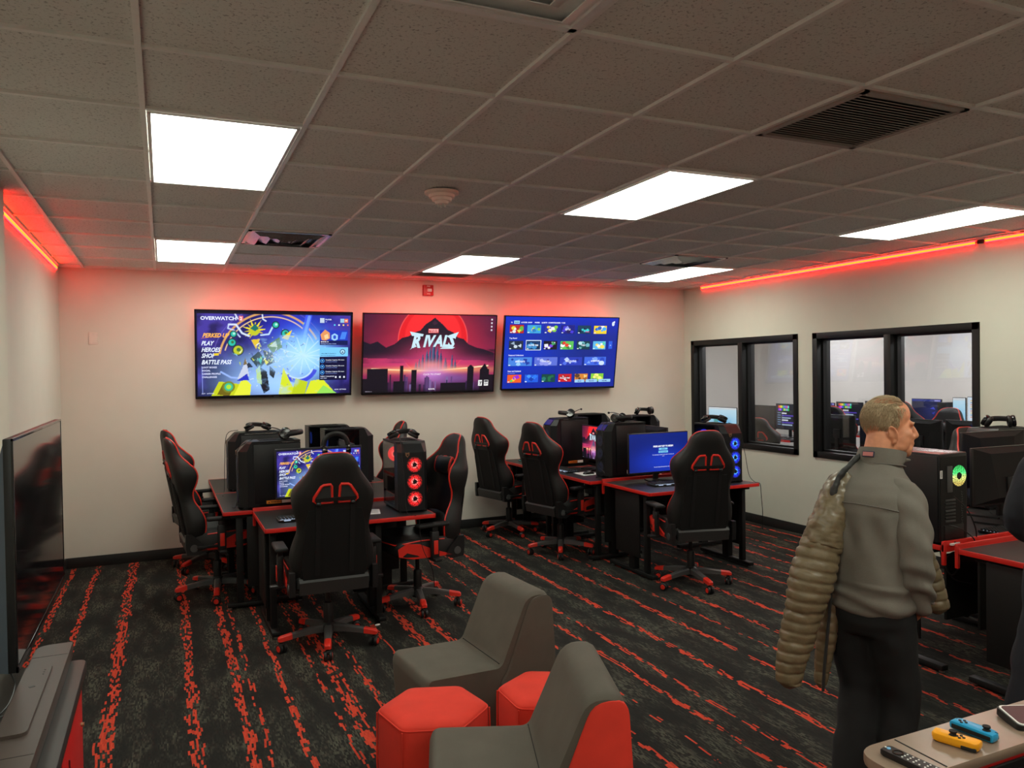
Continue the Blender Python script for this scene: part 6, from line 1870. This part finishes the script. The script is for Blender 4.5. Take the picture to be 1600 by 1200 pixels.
m = MB().tube([tq + Vector((0, -.02, -.015)), tq + Vector((.006, .012, -.012)), tq + Vector((.012, .032, -.014))], [.011, .008, .004], 8); m.build('collar_tip', M['fleece'], man)
m = MB(); X = Matrix.Translation((.006, -.0315, 1.424)) @ Matrix.Rotation(R(-15), 4, 'X') @ Matrix.Rotation(R(-3), 4, 'Z')
m.box((0, 0, 0), (.050, .005, .024), 0, .002, X=X); m.box((0, -.0026, 0), (.042, .002, .016), 1, X=X); m.build('collar_label', [M['navy'], M['pink']], man)
# back yoke seam and shoulder seam
m = MB().tube(smooth_path([(-.165, -.075, 1.215), (-.09, -.130, 1.235), (0, -.138, 1.24), (.09, -.130, 1.235), (.150, -.085, 1.22)], 5), .0026, 6); m.build('yoke_seam', M['fleece_dark'], man)
# trousers
c = MB()
c.loft([ell(z, 0, cy, rx, ry, 30, 2.4) for z, cy, rx, ry in ((.93, -.004, .148, .112), (.84, -.006, .158, .122), (.77, -.008, .156, .122), (.72, -.008, .135, .102))])
limb(c, [(.074, -.006, .78, .098), (.080, .030, .60, .088), (.083, .050, .46, .079), (.085, .01, .30, .074), (.086, -.03, .12, .072), (.086, -.035, .07, .074)], 18)
limb(c, [(-.074, -.006, .78, .098), (-.068, .002, .60, .088), (-.055, .0, .46, .079), (-.042, -.06, .30, .074), (-.035, -.12, .13, .072), (-.035, -.13, .08, .074)], 18)
me = remeshed(c, .010, 3, wrinkle(.010, 6, 9)); me.materials.append(M['trouser']); link('trousers', me, man)
m = MB().tube(smooth_path([(.132, .070, .835), (.153, .032, .80), (.158, -.005, .76)], 4), .004, 6); m.build('pocket_edge', M['trouser'], man)
for s, (x, y, z, pit) in ((1, (.086, .03, .0, 0)), (-1, (-.038, -.06, .012, -8))):
    m = MB(); X = Matrix.Translation((x, y, z)) @ Matrix.Rotation(R(pit), 4, 'X'); rings = []
    for yy, w, h in ((-.12, .030, .05), (-.10, .040, .075), (-.03, .042, .085), (.05, .046, .060), (.12, .044, .045), (.165, .030, .030), (.175, .018, .02)):
        rings.append([(w * math.cos(q), yy, .004 + h * (.5 + .5 * math.sin(q))) for q in (2 * PI * i / 14 for i in range(14))])
    m.loft(rings, X=X); m.build('shoe', M['shoe'], man)

# ---- quilted jacket slung over his left shoulder
jk = thing('quilted_jacket', 'olive quilted puffer jacket hanging over the left shoulder of the grey-haired man', 'jacket', (PX - .25, PY + .1, 0))
off = Vector((PX - .25, PY + .1, 0))


def quilt(path, wid, dep, step, amp, seed=0, n=30, diamond=0.0, tilt=0.0):
    """soft sleeve-like body: channels of filling with pinched seams; widths and depths follow the path"""
    P = smooth_path(path, 26); cum = [0]
    for a, b_ in zip(P[:-1], P[1:]): cum.append(cum[-1] + (b_ - a).length)
    def at(L, t): i = min(int(t), len(L) - 2); return L[i] + (L[i + 1] - L[i]) * (t - i)
    rings = []
    for k, p in enumerate(P):
        t = cum[k] / cum[-1] * (len(wid) - 1); d = (P[min(k + 1, len(P) - 1)] - P[max(k - 1, 0)]).normalized()
        u = (RIGHT - d * RIGHT.dot(d)).normalized(); v = d.cross(u).normalized(); W, D = at(wid, t), at(dep, t); ring = []
        for j in range(n):
            a = 2 * PI * j / n
            s = cum[k] + tilt * math.cos(a) + .006 * noise.noise(Vector((math.cos(a) * 2, math.sin(a) * 2, cum[k] * 9 + seed)))
            ph = (s / step) % 1.0; q = min(ph, 1 - ph)
            f = 1 - amp * math.exp(-(q / .11) ** 2) * (1 + .8 * noise.noise(Vector((math.cos(a) * 3, math.sin(a) * 3, cum[k] * 15 + seed)))) + amp * .3 * math.sin(PI * ph)
            if diamond:
                g = ((a * W / .075) + cum[k] / .075) % 1.0; h = ((a * W / .075) - cum[k] / .075) % 1.0
                f = 1 - diamond * (math.exp(-(min(g, 1 - g) / .09) ** 2) + math.exp(-(min(h, 1 - h) / .09) ** 2))
            co = p + u * math.cos(a) * W + v * math.sin(a) * D
            f += .07 * noise.noise(co * 22 + Vector((seed, 0, 0))) + .04 * noise.noise(co * 55) + .16 * noise.noise(co * 7 + Vector((0, seed, 0)))
            e = min(1.0, .35 + min(cum[k], cum[-1] - cum[k]) / .022 * .65)
            ring.append(tuple(p + u * math.cos(a) * W * f * e + v * math.sin(a) * D * f * e))
        rings.append(ring)
    return MB().loft(rings)


def jp(px, py, d): return img(px, py, d) - off
d0 = 3.10
quilt([jp(1305, 800, d0), jp(1281, 860, d0 - .02), jp(1262, 925, d0 - .03), jp(1247, 990, d0 - .03), jp(1236, 1040, d0 - .03), jp(1231, 1074, d0 - .03)], [.068, .078, .082, .074, .060, .046], [.05, .065, .07, .065, .055, .045], .041, .075, 3, tilt=.012).build('sleeve', M['puffer'], jk, sharp=70)
quilt([jp(1306, 860, d0 + .06), jp(1299, 920, d0 + .06), jp(1291, 985, d0 + .05), jp(1285, 1040, d0 + .05), jp(1282, 1074, d0 + .05)], [.040, .042, .042, .036, .026], [.05, .05, .05, .04, .03], .041, .075, 9).build('front_panel', M['puffer'], jk, sharp=70)
quilt([jp(1324, 738, d0 + .04), jp(1308, 768, d0 + .02), jp(1294, 808, d0 - .01), jp(1283, 858, d0 - .02)], [.040, .060, .074, .080], [.05, .06, .066, .068], .2, .0, 5, diamond=.10).build('shoulder_panel', M['puffer'], jk, sharp=70)
m = MB(); m.tube(smooth_path([jp(1300, 905, d0), jp(1294, 980, d0), jp(1288, 1045, d0), jp(1286, 1080, d0)], 4), .006, 8); m.build('zip_edge', M['puffer_dark'], jk)
# collar and lining lying over the shoulder up to the neck
def jw(co, nn): return .0045 * noise.noise(co * 26) + .003 * noise.noise(co * 60)
m = MB(); m.tube(smooth_path([jp(1301, 790, d0 - .03), jp(1304, 762, d0 - .03), jp(1317, 738, d0 - .02), jp(1336, 719, d0 - .0), jp(1354, 706, d0 + .03)], 5), [.017 - .0003 * i for i in range(21)], 12, sx=.8); me = remeshed(m, .005, 2, jw); me.materials.append(M['puffer_dark']); link('lining', me, jk)
# the other sleeve showing in front of him
quilt([jp(1436, 846, d0 + .22), jp(1449, 888, d0 + .21), jp(1459, 925, d0 + .21), jp(1466, 958, d0 + .21)], [.040, .046, .050, .046], [.05, .05, .05, .045], .042, .08, 14).build('sleeve', M['puffer'], jk, sharp=70)

# ---- man at the right edge, mostly out of view
P2 = thing('person', 'man in a dark navy suit at the right edge, mostly out of view', 'person', (3.296, 1.868, 0), R(-92))
b = MB()
b.loft([ell(z, 0, cy, rx, ry) for z, cy, rx, ry in ((.84, 0, .15, .11), (.95, 0, .155, .115), (1.10, 0, .16, .11), (1.25, 0, .18, .11), (1.36, 0, .15, .09), (1.42, .01, .07, .06))])
limb(b, [(0, .01, 1.40, .058), (0, .03, 1.50, .058)]); head(b, Matrix.Translation((0, .035, 1.47)))
AR = {s_: [(s_ * .17, 0, 1.34, .050), (s_ * .215, -.03, 1.10, .044), (s_ * .15, .20, 1.06, .032)] for s_ in (-1, 1)}
for s in (-1, 1):
    limb(b, AR[s]); hand(b, Matrix.Translation((s * .145, .23, 1.055)) @ Matrix.Rotation(R(84), 4, 'X'), s, .5)
    fy = .03 if s > 0 else -.20; limb(b, [(s * .09, 0, .84, .09), (s * .10, .04 if s > 0 else -.12, .48, .06), (s * .10, fy, .10, .04)]); limb(b, [(s * .10, fy - .02, .06, .036), (s * .105, fy + .13, .035, .030)], 10, 2)
me = remeshed(b, .008, 3); me.materials.append(M['skin']); link('body', me, P2)
hm2 = strands(lambda rr: (lambda r: None if r is None else r)(hair_root(rr)), 2600, 9); hm2.add(vs, fs); hm2.v = [tuple(Matrix.Translation((0, .035, 1.47)) @ Vector(p)) for p in hm2.v]; hm2.build('hair', M['hair'], P2, sharp=180)
c = MB(); c.loft([ell(z, 0, cy, rx, ry, 32, 2.4) for z, cy, rx, ry in ((.72, -.01, .195, .155), (.90, -.005, .195, .150), (1.05, 0, .188, .140), (1.20, 0, .200, .138), (1.32, 0, .195, .122), (1.385, .0, .14, .095), (1.43, .012, .085, .078))])
for s in (-1, 1): limb(c, [(s * .160, 0, 1.33, .078), (s * .215, -.025, 1.10, .068), (s * .16, .17, 1.06, .052)], 16)
me = remeshed(c, .010, 3, wrinkle(.006, 8, 6)); me.materials.append(M['suit']); link('jacket', me, P2)
c = MB(); c.loft([ell(z, 0, cy, rx, ry, 30, 2.4) for z, cy, rx, ry in ((.95, 0, .17, .125), (.85, 0, .182, .135), (.77, 0, .175, .13), (.72, 0, .14, .105))])
for s in (-1, 1): limb(c, [(s * .088, -.01, .80, .112), (s * .10, .04 if s > 0 else -.12, .48, .094), (s * .10, .03 if s > 0 else -.20, .10, .078)], 16)
me = remeshed(c, .010, 3, wrinkle(.009, 6, 9)); me.materials.append(M['suit']); link('trousers', me, P2)
for s in (-1, 1):
    m = MB(); X = Matrix.Translation((s * .10, .08 if s > 0 else -.15, 0)); rings = []
    for yy, w, h in ((-.12, .030, .05), (-.10, .040, .075), (-.03, .042, .085), (.05, .046, .060), (.12, .044, .045), (.165, .030, .030), (.175, .018, .02)):
        rings.append([(w * math.cos(q), yy, .004 + h * (.5 + .5 * math.sin(q))) for q in (2 * PI * i / 14 for i in range(14))])
    m.loft(rings, X=X); m.build('shoe', M['shoe'], P2)
# ------------------------------------------------------------------ camera, world, view
cam = bpy.data.cameras.new('camera'); co = bpy.data.objects.new('camera', cam); C.objects.link(co)
cam.sensor_fit = 'HORIZONTAL'; cam.sensor_width = 36.0; cam.lens = F * 36.0 / 1600.0; cam.clip_start = 0.02; cam.clip_end = 60
co.matrix_world = Matrix(((RIGHT.x, UP.x, -FWD.x, 0), (RIGHT.y, UP.y, -FWD.y, 0), (RIGHT.z, UP.z, -FWD.z, CAMZ), (0, 0, 0, 1)))
sc = bpy.context.scene
sc.camera = co
w = bpy.data.worlds.new('world'); sc.world = w; w.use_nodes = True
w.node_tree.nodes['Background'].inputs[0].default_value = (0.5, 0.48, 0.45, 1); w.node_tree.nodes['Background'].inputs[1].default_value = 0.0
sc.view_settings.view_transform = 'Standard'; sc.view_settings.look = 'None'
sc.view_settings.exposure = 0.3; sc.view_settings.gamma = 1.0; sc.view_settings.use_curve_mapping = False
sc.cycles.max_bounces = 8; sc.cycles.diffuse_bounces = 5; sc.cycles.glossy_bounces = 4; sc.cycles.transparent_max_bounces = 12
sc.cycles.sample_clamp_indirect = 6.0; sc.cycles.use_denoising = True; sc.cycles.caustics_reflective = False; sc.cycles.caustics_refractive = False
